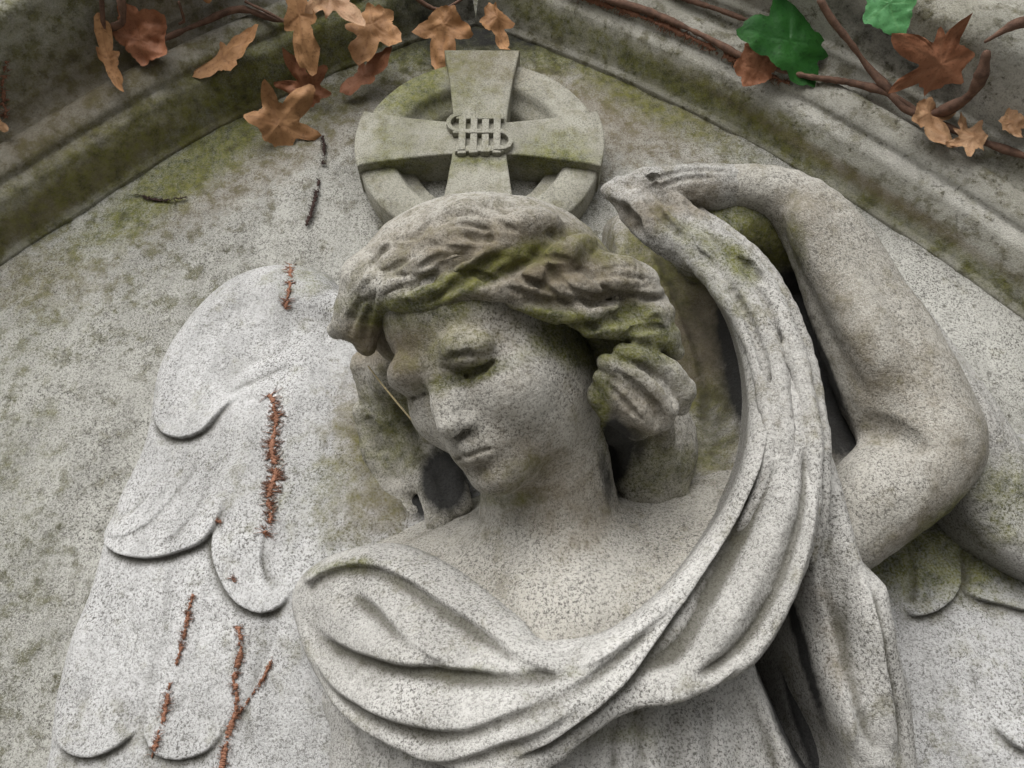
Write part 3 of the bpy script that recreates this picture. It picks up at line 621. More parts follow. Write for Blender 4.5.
g_ = man.geo(MANTLE_BLOBS, (.03, 0, .08, .35)); sv = paint(Vv_, MANTLE_BLOBS, (.05, 0, .16, .15))
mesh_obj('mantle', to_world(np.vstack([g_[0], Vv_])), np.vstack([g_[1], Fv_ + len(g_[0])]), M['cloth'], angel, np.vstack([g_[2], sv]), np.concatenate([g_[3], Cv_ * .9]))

# --- head, neck, breast: voxel sculpt
A_H = np.array([[.770, -.481, -.419], [.299, -.309, .903], [.563, .821, .094]]); O_H = np.array([-.0162, .0279, -.56]); S_H = .817
A_H = np.array([A_H[0], A_H[1], A_H[2]])
chest = Layer([(540, 530, .135), (460, 545, .115), (400, 545, .095), (660, 520, .120), (740, 480, .105), (560, 600, .160), (540, 660, .160), (640, 600, .160), (700, 560, .150), (440, 600, .13), (760, 560, .15), (600, 740, .15), (340, 560, .08)],
              [(400, 540), (440, 520), (500, 500), (600, 480), (650, 490), (700, 470), (760, 440), (800, 480), (790, 640), (600, 720), (400, 700), (330, 620), (340, 560)], r=.02, T=.02, g=.003, drop=.1, slope=3, lump=0)
def body_vox():
    lo = np.array([-.125, -.235, -.66]); hi = np.array([.185, .155, -.43])
    vx = Vox(lo, hi, .0013); e = lambda c, r, k=.012, mode='add', m=.02: vx.ell(c, r, k, mode, A_H, O_H, S_H, m)
    H = lambda p: O_H + S_H * A_H @ np.array(p, float)
    e((.006, -.020, .030), (.078, .092, .090), .02, m=.03)           # skull
    e((.000, .022, -.030), (.060, .062, .088), .02)                   # face mass
    e((.010, .000, -.045), (.066, .060, .062), .02)                   # jaw back
    e((0, .044, .045), (.054, .040, .045), .02)                       # forehead
    for x in (-1, 1): e((x * .034, .050, -.032), (.031, .030, .032), .018)
    e((0, .064, -.096), (.026, .024, .020), .020)                     # chin
    e((0, .074, -.066), (.026, .014, .020), .012)                     # muzzle
    for x in (-1, 1): e((x * .030, .0935, -.004), (.019, .0115, .010), .013, 'sub')      # sockets
    for x in (-1, 1):
        e((x * .030, .0680, -.006), (.0160, .0135, .0105), .009)      # lids
        q = [H((x * .030 + a, .0818 - abs(a) * .42, -.0125 - .0 * abs(a) + abs(a) * .18)) for a in (-.017, -.009, 0, .009, .017)]
        for a, b in zip(q[:-1], q[1:]): vx.cap(a, b, .0016, .0016, .002, 'sub')
        q = [H((x * .030 + a, .0835 - abs(a) * .35, .0125 - abs(a) * .25)) for a in (-.019, -.009, 0, .009, .019)]
        for a, b in zip(q[:-1], q[1:]): vx.cap(a, b, .0028, .0028, .016, 'add')  # brow bone
    a, b, c = H((0, .077, .006)), H((0, .0885, -.026)), H((0, .0965, -.0405))
    vx.cap(a, b, .0065, .0080, .013); vx.cap(b, c, .0080, .0085, .009)
    for x in (-1, 1): e((x * .0105, .0860, -.0440), (.0075, .0090, .0065), .006)
    for x in (-1, 1): e((x * .0075, .0905, -.0500), (.0036, .0055, .0036), .002, 'sub')
    e((0, .0905, -.0540), (.0035, .004, .006), .004, 'sub')
    # lips
    for x in (-1, 1):
        vx.cap(H((x * .001, .0900, -.0635)), H((x * .016, .0805, -.0695)), .0046, .0025, .006)
        vx.cap(H((0, .0880, -.0745)), H((x * .011, .0820, -.0735)), .0052, .0030, .006)
        vx.cap(H((0, .0955, -.0686)), H((x * .017, .0850, -.0712)), .0014, .0010, .003, 'sub')
    e((0, .092, -.0845), (.013, .006, .004), .008, 'sub')
    FACE_MARK = 1
    # neck and breast
    n0 = H((.012, -.022, -.055)); n1 = at(552, 545, .085); n2 = at(560, 640, .09)
    vx.cap(n0, n1, .047, .054, .016); vx.cap(n1, n2, .054, .065, .02)
    sl, X, Y, Z = vx.box(lo, hi)
    U = np.broadcast_to(X, (X.shape[0], Y.shape[1], 1)); Vv = np.broadcast_to(Y, (X.shape[0], Y.shape[1], 1))
    Wc = chest.tt(U, Vv)
    d, _, _ = segdist(U[..., 0], Vv[..., 0], chest.uv(catmull([(405, 545), (440, 532), (480, 520), (560, 500), (640, 500), (700, 480), (756, 470), (768, 520), (740, 600), (690, 670), (600, 720), (380, 740), (330, 620), (350, 565)], True, 8.)), True)
    dd = np.clip(d, 0, .02); Wc = Wc - np.where(d > 0, .022 * (1 - np.sqrt(1 - (1 - dd / .02) ** 2)), .022 - 4 * d)[..., None]
    vx.F = smin(vx.F, np.clip((Z - Wc) * .8, -.03, .03).astype(np.float32), .022)
    C = vx.chisel
    C([(446, 368, .0010), (457, 371, .0020), (470, 372, .0024), (482, 369, .0020), (491, 363, .0010)], .004)
    C([(446, 361, .0008), (455, 355, .0014), (468, 353, .0016), (481, 356, .0008)], .004)
    # collar bones
    for q in ([(560, 560, .47), (620, 545, .49), (690, 510, .52)],):
        pass
    return vx.mesh(.0006, 5)
Vb, Fb, Cb = body_vox()
BODY_BLOBS = [(0, 590, 345, 60, 26, 1.2, 15), (0, 470, 375, 60, 10, .75, -18), (0, 445, 350, 50, 20, .55, -18), (0, 430, 310, 80, 20, .6, -12), (2, 445, 350, 70, 40, .45, -15), (2, 520, 420, 60, 60, .15), (2, 530, 470, 60, 30, .4), (0, 520, 470, 30, 18, .35), (2, 570, 520, 50, 40, .4), (0, 500, 500, 40, 8, .5),
              (0, 610, 400, 16, 60, .5), (3, 490, 370, 80, 60, .85), (3, 560, 430, 40, 50, .35), (3, 450, 425, 16, 12, .7), (3, 590, 580, 70, 50, .8), (2, 400, 350, 30, 40, .4), (1, 440, 500, 10, 30, .6), (1, 606, 478, 7, 34, .6, -10)]
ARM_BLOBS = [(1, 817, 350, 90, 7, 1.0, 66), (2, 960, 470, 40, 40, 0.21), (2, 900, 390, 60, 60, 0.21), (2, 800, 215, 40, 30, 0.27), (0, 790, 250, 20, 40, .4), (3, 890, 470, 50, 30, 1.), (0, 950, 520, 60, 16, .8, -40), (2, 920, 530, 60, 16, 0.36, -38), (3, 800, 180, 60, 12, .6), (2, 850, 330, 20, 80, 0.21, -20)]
bp = [(Vb, Fb, paint(Vb, BODY_BLOBS, (.03, 0, .12, .1)), Cb * .9)]
bp.append((Va, Fa, paint(Va, ARM_BLOBS, (.03, 0, .16, .15)), Ca * .8))
VV = np.vstack([b[0] for b in bp]); FF = []; o_ = 0
for b in bp: FF.append(b[1] + o_); o_ += len(b[0])
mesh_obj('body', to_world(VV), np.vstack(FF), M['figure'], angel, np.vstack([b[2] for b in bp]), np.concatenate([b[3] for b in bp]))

# --- hair
def hair_vox():
    lo = np.array([-.165, -.120, -.715]); hi = np.array([.165, .160, -.44]); vx = Vox(lo, hi, .0012)
    # cap: everything behind the hairline
    def clip(x, y, z): return -(z * .80 - y * .62 + .012 - .1 * np.abs(x))
    hx, hy = np.array([330, 370, 400, 440, 480, 520, 560, 600, 640, 680.]), np.array([330, 315, 304, 292, 276, 272, 296, 340, 385, 420.])
    hu, hv = (hx - 512) / F * .49, (384 - hy) / F * .49
    def hclip(x, y, z): return np.minimum(np.interp(x, hu, hv) - y, z + .555)
    vx.ell(pt(486, 294, .568), (.0985, .0725, .079), .01, 'add', None, None, 1., .03, hclip)
    vx.ell(pt(612, 380, .585), (.035, .050, .040), .012); vx.ell(pt(636, 330, .545), (.024, .028, .024), .012); vx.ell(pt(652, 450, .618), (.036, .050, .026), .014); vx.ell(pt(396, 400, .685), (.026, .045, .03), .012); vx.ell(pt(408, 462, .695), (.036, .040, .034), .012); vx.ell(pt(388, 368, .640), (.018, .03, .03), .012)
    T = vx.tube
    # rolls round the face
    T([(356, 274, .535, .010), (380, 286, .515, .011), (404, 292, .503, .011), (430, 290, .496, .010), (455, 279, .492, .010), (480, 262, .492, .010), (505, 246, .497, .009), (530, 234, .505, .007)], .010)
    T([(372, 262, .534, .008), (410, 262, .512, .009), (445, 250, .503, .008), (480, 236, .503, .008), (515, 224, .508, .007), (545, 222, .515, .005)], .012)
    T([(400, 302, .503, .004), (428, 303, .496, .006), (452, 296, .492, .006), (474, 284, .490, .005)], .008)
    T([(466, 290, .491, .005), (498, 290, .490, .008), (524, 284, .492, .010), (547, 270, .495, .010), (566, 254, .502, .009), (586, 246, .512, .006)], .007)
    T([(368, 282, .530, .013), (356, 306, .536, .014), (348, 324, .540, .011), (337, 330, .545, .006)], .012)
    T([(372, 300, .528, .010), (364, 326, .534, .011), (366, 346, .538, .007)], .012)
    T([(532, 292, .494, .005), (560, 291, .496, .009), (590, 286, .501, .010), (620, 280, .509, .010), (644, 286, .520, .009), (658, 302, .528, .006)], .007)
    T([(576, 262, .504, .006), (600, 264, .510, .009), (624, 268, .517, .008), (645, 276, .524, .006)], .009)
    T([(514, 302, .493, .004), (548, 311, .494, .007), (584, 316, .499, .009), (614, 312, .506, .008), (640, 306, .514, .008), (662, 314, .522, .008)], .006)
    T([(590, 330, .500, .005), (622, 328, .506, .008), (652, 322, .515, .008), (670, 336, .525, .007)], .006)
    T([(640, 336, .512, .007), (662, 340, .520, .008), (676, 352, .528, .006)], .006)
    T([(622, 352, .506, .006), (646, 356, .510, .008), (668, 370, .517, .008), (682, 390, .523, .009), (680, 406, .527, .006)], .003)
    T([(606, 362, .506, .006), (630, 374, .508, .008), (652, 390, .513, .009), (667, 408, .517, .008), (664, 425, .521, .005)], .003)
    T([(602, 378, .510, .006), (618, 394, .510, .008), (636, 410, .513, .009), (652, 426, .518, .007)], .003)
    T([(600, 395, .520, .009), (616, 412, .524, .010), (638, 428, .532, .009)], .006)
    T([(608, 400, .560, .013), (620, 430, .584, .009), (628, 460, .600, .007), (634, 500, .612, .007)], .005); T([(655, 400, .565, .011), (662, 430, .588, .009), (670, 462, .604, .007), (684, 500, .612, .007)], .005)
    T([(640, 410, .575, .010), (645, 440, .592, .008), (652, 475, .604, .007), (660, 505, .610, .007)], .005); T([(628, 410, .580, .010), (636, 450, .603, .008), (646, 490, .613, .007)], .004)
    # low waves behind the far cheek, close to the slab
    T([(364, 365, .665, .012), (374, 395, .672, .012), (378, 425, .675, .010), (374, 450, .675, .008)], .012)
    T([(386, 372, .648, .010), (396, 405, .660, .008), (409, 440, .662, .008), (417, 468, .662, .008), (409, 487, .662, .008), (398, 488, .668, .008)], .009)
    T([(362, 412, .675, .008), (370, 440, .680, .009), (382, 468, .675, .009), (396, 500, .668, .010), (412, 512, .660, .009)], .008)
    T([(398, 360, .620, .014), (410, 395, .636, .010), (430, 435, .645, .008)], .012)
    T([(420, 470, .662, .010), (436, 500, .640, .012), (440, 522, .628, .012)], .012); T([(430, 440, .665, .008), (452, 474, .650, .009), (462, 505, .628, .009)], .008)
    vx.tube([(368, 422, .662, .004), (374, 436, .662, .006), (380, 450, .664, .004)], .004, 'sub')
    # strand grooves
    G = lambda p, k=.002: vx.tube(p, k, 'sub')
    C = vx.chisel
    # worn strands, short and soft
    rr = np.random.default_rng(4)
    for q, r_ in (([(442, 243), (465, 236), (491, 241)], .0022), ([(430, 299), (461, 280), (487, 263), (508, 250)], .003), ([(543, 286), (558, 269), (578, 254)], .0032), ([(528, 301), (565, 304), (602, 300), (634, 296)], .003),
                  ([(395, 275), (425, 274), (455, 262), (478, 250)], .002), ([(392, 250), (418, 240), (446, 228)], .0015), ([(470, 222), (505, 212), (535, 214)], .0014), ([(505, 272), (528, 262), (545, 246)], .0022), ([(380, 275), (372, 262), (376, 250)], .0014),
                  ([(590, 276), (618, 272), (640, 278)], .002), ([(480, 284), (505, 276), (522, 270)], .0018), ([(600, 322), (625, 318), (655, 318)], .003), ([(410, 285), (432, 281), (450, 272)], .0014), ([(560, 234), (575, 240), (590, 252)], .0016), ([(540, 322), (575, 326), (600, 326)], .002)):
        C([(x, y, r_ * (.35 if j in (0, len(q) - 1) else 1)) for j, (x, y) in enumerate(q)], .005, 'sub', .0004)
    for q, r_ in (([(405, 268), (435, 262), (462, 249)], .004), ([(500, 232), (530, 222), (555, 224)], .004), ([(440, 218), (475, 208), (505, 206)], .003), ([(560, 262), (572, 248), (590, 240)], .004), ([(420, 246), (445, 236), (470, 228)], .003)):
        C([(x, y, r_ * (.5 if j in (0, len(q) - 1) else 1)) for j, (x, y) in enumerate(q)], .010, 'add', .0015)
    for _ in range(46):
        x = 372 + rr.random() * 280; yb = np.interp(x, [370, 420, 480, 520, 560, 610, 660], [250, 222, 208, 214, 232, 262, 284]); yt = np.interp(x, [370, 430, 480, 530, 580, 660], [298, 300, 284, 300, 318, 322]); y = yb + (yt - yb) * rr.random()
        an = math.radians(np.interp(x, [370, 430, 480, 560, 650], [150, 160, 200, 208, 190]) + rr.normal() * 12); Lq = 10 + 16 * rr.random(); dx, dy = -math.cos(an) * Lq, -math.sin(an) * Lq
        if x < 440: dy = abs(dy) * (-1 if dx > 0 else 1)
        b_ = 3 * rr.normal(); r_ = .0010 + .0011 * rr.random(); md = 'sub' if rr.random() < .68 else 'add'
        C([(x - dx, y - dy, r_ * .4), (x + b_, y + b_, r_ * (1 if md == 'sub' else 1.6)), (x + dx, y + dy, r_ * .4)], .003, md, .0003 if md == 'sub' else .0006, 5.)
    C([(484, 238, .001), (488, 238, .0035), (493, 240, .001)], .002)
    C([(616, 316, .002), (632, 308, .007), (648, 306, .005)], .004, 'sub', .001); C([(624, 336, .001), (644, 328, .003), (664, 328, .001)], .003)
    C([(634, 362, .001), (652, 374, .0028), (672, 396, .002), (674, 412, .001)], .002); C([(618, 372, .001), (638, 388, .0028), (656, 404, .0022), (664, 416, .001)], .002); C([(608, 384, .001), (624, 402, .0025), (642, 420, .001)], .002)
    C([(640, 344, .001), (662, 352, .0025), (678, 372, .001)], .002); C([(360, 300, .001), (352, 318, .003), (350, 334, .001)], .003); C([(374, 300, .001), (366, 322, .0025), (366, 340, .001)], .003)
    return vx.mesh(.0010, 15)
Vh, Fh, Ch = hair_vox()
HAIR_BLOBS = [(0, 450, 290, 70, 12, .6, -22), (0, 560, 320, 60, 12, .8, 8), (0, 632, 312, 24, 10, .8), (0, 520, 262, 50, 10, .4, -20), (0, 595, 340, 80, 16, 1.1, 12), (0, 470, 275, 90, 12, .8, -25), (2, 500, 240, 150, 40, .35), (1, 395, 400, 30, 60, .25), (0, 400, 315, 60, 16, .7, 10), (0, 640, 335, 40, 20, .9), (2, 560, 290, 120, 30, .45), (2, 640, 410, 40, 30, .5), (0, 600, 410, 12, 50, .7), (0, 650, 470, 50, 30, .5), (1, 628, 450, 26, 30, .6), (3, 655, 395, 30, 26, .5), (2, 370, 340, 30, 30, .7),
              (1, 445, 480, 26, 34, 1.1, 0), (0, 390, 430, 40, 50, .5), (3, 440, 215, 120, 36, .35), (0, 600, 245, 40, 20, .4), (2, 520, 250, 120, 30, .3), (3, 660, 390, 30, 26, .4), (1, 614, 450, 12, 40, .9)]
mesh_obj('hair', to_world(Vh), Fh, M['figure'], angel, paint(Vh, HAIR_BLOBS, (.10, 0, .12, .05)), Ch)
print('sculpt done', time.time() - T00)

# =================================================================== IVY, DEAD LEAVES, ROOTLETS
def plantmat(name, a, b, rough=.6, scale=60, vein=None, spec=.3):
    m, nt, bs = newmat(name); L = nt.links; pos = nt.nodes.new('ShaderNodeNewGeometry').outputs['Position']
    n1 = noise(nt, pos, scale, 4, .6, .3); c = mixc(nt, ramp(nt, n1, [(.35, (0, 0, 0)), (.65, (1, 1, 1))]), a, b)
    n2 = noise(nt, pos, scale * 9, 2, .6); c = mixc(nt, math_(nt, 'MULTIPLY', ramp(nt, n2, [(.55, (0, 0, 0)), (.7, (1, 1, 1))]), .5), c, tuple(x * .45 for x in a))
    if vein:
        v = nd(nt, 'ShaderNodeAttribute', attribute_name='cav').outputs['Fac']; c = mixc(nt, v, c, vein)
    L.new(c, bs.inputs['Base Color']); bs.inputs['Roughness'].default_value = rough; bs.inputs['Specular IOR Level'].default_value = spec
    bp = nt.nodes.new('ShaderNodeBump'); bp.inputs['Strength'].default_value = .5; bp.inputs['Distance'].default_value = .001; L.new(n2, bp.inputs['Height']); L.new(bp.outputs[0], bs.inputs['Normal'])
    return m
M['dead'] = plantmat('dead_leaf_brown', (.27, .135, .058), (.43, .235, .11), .65, 30, (.17, .075, .032)); M['rust'] = plantmat('dead_leaf_rust', (.25, .10, .05), (.37, .165, .09), .6, 45, (.38, .19, .11))
M['tanleaf'] = plantmat('dead_leaf_pale', (.34, .19, .10), (.47, .29, .165), .55, 60, (.3, .15, .08))
M['green'] = plantmat('ivy_leaf_green', (.012, .070, .012), (.024, .115, .018), .45, 25, (.03, .12, .03), .35); M['green2'] = plantmat('young_leaf_green', (.06, .22, .07), (.10, .30, .11), .35, 25, (.14, .32, .12), .5)
M['stem'] = plantmat('ivy_bark', (.10, .058, .042), (.20, .115, .08), .8, 120); M['rootlet'] = plantmat('rootlet_brown', (.19, .09, .055), (.34, .17, .11), .8, 150); M['rootdark'] = plantmat('rootlet_dark', (.03, .018, .015), (.06, .035, .03), .9, 150)
M['straw'] = plantmat('dry_straw', (.40, .33, .18), (.5, .42, .26), .7, 80)
me = archo.data; va = np.empty(len(me.vertices) * 3, np.float32); me.vertices.foreach_get('co', va); va = va.reshape(-1, 3) + np.array(archo.location, np.float32)
ai = np.empty(len(me.loops), np.int32); me.loops.foreach_get('vertex_index', ai); bvh = BVHTree.FromPolygons([Vector(v) for v in va.tolist()], ai.reshape(-1, 4).tolist())
def hit(px, py, off=.004):
    """a point resting on the moulding or the slab, off metres clear of it"""
    d = to_world(pt(px, py, 1.)) - ORG; r = bvh.ray_cast(Vector(ORG), Vector(d).normalized()); w = atw(px, py, 0.)
    if r[0] is not None and r[3] < np.linalg.norm(w - ORG): w = np.array(r[0]); n = np.array(r[1]); n = n if n[1] < 0 else -n
    else: n = np.array([0, -1., 0])
    return w + n * off
def wing_hit(px, py, off=.0008):
    P = at(px, py, .03)
    for _ in range(8):
        i = int(np.clip(np.searchsorted(lw.U[0], P[0]), 0, lw.U.shape[1] - 1)); j = int(np.clip(np.searchsorted(lw.V[:, 0], P[1]), 0, lw.U.shape[0] - 1))
        wv = max(lw.W[j, i], -(D + s_ * P[1]) / c_); P = pt(px, py, -wv)
    return to_world(P * (1 - off / -P[2]))
def tube(pts, rad, n=8, rough=.12, seed=0):
    P = catmull(np.asarray(pts) * 1000, False, 4.) / 1000; k = len(P); r = np.interp(np.linspace(0, 1, k), np.linspace(0, 1, len(rad)), rad); rr = np.random.default_rng(seed)
    r = r * (1 + rough * (np.convolve(rr.normal(size=k + 4), np.ones(5) / 5, 'valid')) * 1.5)
    T = np.gradient(P, axis=0); T /= np.linalg.norm(T, axis=1, keepdims=True) + 1e-9; A = np.cross(T, [0, -1, .3]); A /= np.linalg.norm(A, axis=1, keepdims=True) + 1e-9; B = np.cross(T, A)
    th = np.linspace(0, 2 * np.pi, n, endpoint=False)
    V = P[:, None] + r[:, None, None] * (A[:, None] * np.cos(th)[None, :, None] + B[:, None] * np.sin(th)[None, :, None]); V = V.reshape(-1, 3)
    Fc = [[i * n + j, i * n + (j + 1) % n, (i + 1) * n + (j + 1) % n, (i + 1) * n + j] for i in range(k - 1) for j in range(n)]
    a, b = len(V), len(V) + 1; V = np.vstack([V, P[0] - T[0] * r[0] * .5, P[-1] + T[-1] * r[-1] * .5])
    Fc += [[a, (j + 1) % n, j, j] for j in range(n)] + [[b, (k - 1) * n + j, (k - 1) * n + (j + 1) % n, (k - 1) * n + (j + 1) % n] for j in range(n)]
    tri = []
    for q in Fc: tri.append([q[0], q[1], q[2]]); 
    for q in Fc:
        if q[2] != q[3]: tri.append([q[0], q[2], q[3]])
    return V, np.array(tri)
LOBES = {'ivy3g': [(82, 1.0, 40), (170, .88, 36), (-8, .82, 26), (-62, .85, 34)], 'ivy5': [(90, 1.0, 20), (28, .80, 19), (152, .80, 19), (-32, .62, 22), (212, .62, 22)], 'ivy3': [(90, 1.0, 30), (15, .72, 26), (165, .72, 26), (-60, .45, 30), (240, .45, 30)], 'long': [(90, 1., 26), (-90, .72, 30), (20, .45, 35), (160, .42, 35)],
         'rag': [(95, 1.0, 17), (45, .62, 15), (15, .85, 16), (150, .9, 15), (200, .55, 18), (-40, .6, 20), (-90, .5, 25)], 'round': [(90, 1., 50), (20, .85, 45), (160, .85, 45), (-40, .7, 40), (220, .72, 40)]}
def leaf(name, c, size, rot, shape, mat, parent=None, tilt=(0, 0), curl=(.3, .1), fold=.2, crumple=.08, asp=1., seed=0, stalk=None):
    """c world centre, size metres (half length), rot degrees in the picture sense, tilt about the leaf's own two axes"""
    rr = np.random.default_rng(seed); nr, na = 12, 72; th = np.linspace(0, 2 * np.pi, na, endpoint=False); base = np.full(na, .50 if shape in ('ivy3g', 'round') else .40 if shape != 'long' else .28)
    for a, l, wd in LOBES[shape]:
        dlt = (np.degrees(th) - a + 180) % 360 - 180; base = np.maximum(base, l * (1 + .06 * rr.normal()) * np.clip(1 - (np.abs(dlt) / (wd * 2.3)) ** 1.12, 0, 1))
    base = np.maximum(base, .3 if shape != 'long' else .22); base *= 1 + .07 * np.sin(th * 9 + rr.random() * 6) * rr.random() + .02 * rr.normal(size=na)
    vs = [(0., 0.)]; 
    for i in range(1, nr + 1):
        for t, b in zip(th, base): vs.append((i / nr * b * math.cos(t) * asp, i / nr * b * math.sin(t)))
    q = np.array(vs); x, y = q.T; P3 = np.stack([x * 3, y * 3, np.full(len(x), seed * 1.7)], 1)
    z = curl[0] * x * x * (1 + .4 * y) + curl[1] * y * y - fold * np.abs(x) + crumple * (vnoise3(P3, 1., 8) + .5 * vnoise3(P3, .45, 9)) * (.3 + np.hypot(x, y))
    vein = np.zeros(len(x)); 
    for a, l, wd in LOBES[shape]:
        ca, sa = math.cos(math.radians(a)), math.sin(math.radians(a)); al = x / asp * ca + y * sa; ac = np.abs(-x / asp * sa + y * ca); vein = np.maximum(vein, np.where((al > 0) & (al < l), np.exp(-(ac / .025) ** 2), 0))
    z = z - .009 * vein
    V = np.stack([x, y, z], 1) * size
    Fc = [[0, 1 + j, 1 + (j + 1) % na, 1 + (j + 1) % na] for j in range(na)]
    tri = [[0, 1 + j, 1 + (j + 1) % na] for j in range(na)]
    for i in range(nr - 1):
        for j in range(na):
            a, b = 1 + i * na + j, 1 + i * na + (j + 1) % na; tri += [[a, a + na, b + na], [a, b + na, b]]
    Rm = Matrix.Rotation(math.radians(rot), 3, 'Z') @ Matrix.Rotation(math.radians(tilt[0]), 3, 'X') @ Matrix.Rotation(math.radians(tilt[1]), 3, 'Y'); V = V @ np.array(Rm).T
    # the leaf faces out of the wall and a little down, towards someone looking up at it
    e = math.radians(35); Bm = np.array([[1, 0, 0], [0, -math.sin(e), -math.cos(e)], [0, math.cos(e), -math.sin(e)]]); V = V @ Bm.T + c
    o = mesh_obj(name, V, np.array(tri), mat, parent, np.zeros((len(V), 4)), vein * .32, c)
    if stalk is not None:
        v, f = tube(stalk, [.0012, .0009], 6, .05, seed); mesh_obj('stalk', v, f, mat, o if parent is None else parent)
    return o
def S_(px, py, n): return n * (.68 / (c_ - s_ * (384 - py) / F)) / F * .93     # n picture pixels as metres near the slab
def vine(label, loc, stems, leaves):
    r = empty('ivy_vine', loc, label, 'ivy')
    for i, (pts, rad) in enumerate(stems):
        P = np.array([hit(x, y, h) for x, y, h in pts]); v, f = tube(P, np.array(rad) * .66, 9, .3, i + 3); mesh_obj('stem', v, f, M['stem'], r)
    for i, L in enumerate(leaves):
        px, py, n, rot, shape, mt, off, kw = L; o = leaf('leaf', hit(px, py, off), S_(px, py, n * 1.35), rot, shape, M[mt], r, seed=i + 20, **{k: v for k, v in kw.items() if k != 'label'})
        if 'label' in kw: o['label'] = kw['label']
    return r
vr = vine('ivy vine with red brown stems, green and rust leaves along the right of the arch', hit(880, 90, 0),
     [([(560, -14, .006), (600, -2, .006), (650, 14, .005), (700, 36, .006), (750, 62, .006), (800, 78, .008), (850, 88, .012), (892, 96, .014), (925, 116, .012), (975, 131, .012), (1040, 154, .012)], [.006, .0062, .0058, .0052, .0055, .0055, .005, .0045]),
      ([(650, -18, .006), (690, 0, .006), (730, 14, .008), (770, 30, .01)], [.005, .005]), ([(828, -8, .02), (840, 10, .02), (860, 38, .018), (876, 62, .016), (892, 92, .014)], [.006, .0055, .006, .008]),
      ([(934, 109, .016), (955, 102, .018), (976, 90, .018), (988, 72, .018), (990, 50, .016)], [.0065, .008, .0075, .007]), ([(892, 94, .013), (905, 108, .014), (924, 118, .012)], [.008, .0065, .006]), ([(990, 40, .03), (1010, 42, .03), (1040, 50, .03)], [.006, .006])],
     [(795, 44, 42, 4, 'ivy3g', 'green', .030, dict(tilt=(-8, 12), curl=(-.1, -.05), fold=-.10, crumple=.05, label='large glossy dark green ivy leaf')), (903, 3, 21, 200, 'round', 'green2', .05, dict(curl=(.2, 0), fold=.1, label='small pale green ivy leaf')), (1026, 38, 18, 120, 'round', 'green2', .05, dict()),
      (761, 71, 21, 10, 'round', 'rust', .022, dict(curl=(.1, .1), fold=.1)), (968, 40, 36, 60, 'rag', 'rust', .055, dict(tilt=(10, -20), curl=(.35, .2), fold=.3, crumple=.16)), (985, 8, 34, 60, 'ivy5', 'rust', .06, dict(tilt=(-20, 10), curl=(.5, .1), crumple=.18)), (975, 22, 24, 100, 'long', 'rust', .06, dict(curl=(.6, .1), fold=.3)),
      (917, 131, 27, 200, 'ivy3', 'tanleaf', .024, dict(tilt=(10, -20), curl=(.6, .3), fold=.4, crumple=.15)), (976, 138, 22, 100, 'rag', 'tanleaf', .026, dict(tilt=(0, 20), curl=(.5, .2), fold=.3, crumple=.2)), (1001, 137, 18, -80, 'ivy3', 'tanleaf', .026, dict(tilt=(0, -20), curl=(.7, .2), fold=.5, crumple=.2))])
vl = vine('dry ivy vine with curled brown leaves hanging over the top left of the arch', hit(250, 15, 0),
     [([(140, 50, .01), (165, 38, .012), (200, 24, .014), (240, 15, .014), (285, 22, .014), (330, -6, .02)], [.004, .005, .0055, .005, .0045]), ([(112, -12, .02), (114, 12, .022), (118, 40, .02)], [.007, .0065, .005]), ([(96, -10, .012), (98, 20, .012), (100, 44, .012)], [.004, .003]),
      ([(168, -10, .03), (174, 10, .028), (176, 26, .02)], [.002, .0018]), ([(250, 14, .016), (280, 24, .02), (300, 40, .022)], [.003, .002]), ([(390, -10, .03), (430, 6, .03), (470, -12, .03)], [.004, .003])],
     [(128, 27, 24, -50, 'round', 'rust', .03, dict(curl=(.7, .3), fold=.3, crumple=.2)), (106, 62, 30, 15, 'long', 'dead', .03, dict(tilt=(0, 55), curl=(1.6, .2), fold=.4, asp=.7)), (148, 55, 26, 70, 'long', 'dead', .02, dict(tilt=(0, 60), curl=(1.5, .3), fold=.3, asp=.5)),
      (212, 2, 34, 60, 'ivy5', 'dead', .05, dict(tilt=(20, 0), curl=(.5, .2), crumple=.2)), (290, 22, 38, 190, 'long', 'dead', .055, dict(tilt=(-10, 25), curl=(.9, .1), fold=.3, crumple=.15)),
      (327, 22, 34, 215, 'rag', 'tanleaf', .06, dict(tilt=(0, -25), curl=(.5, .3), fold=.35, crumple=.22)), (352, 0, 36, 160, 'ivy3', 'dead', .06, dict(tilt=(10, 10), curl=(.4, .2), crumple=.2)), (430, 14, 33, 175, 'ivy3', 'dead', .06, dict(tilt=(-5, 15), curl=(.4, .1), fold=.3, crumple=.14)),
      (508, 12, 30, 200, 'ivy3', 'dead', .04, dict(tilt=(10, -35), curl=(.6, .1), fold=.4, crumple=.15, asp=.7)), (2, 132, 14, 60, 'long', 'tanleaf', .02, dict())])
G1 = 'dead ivy leaves caught on the stone'
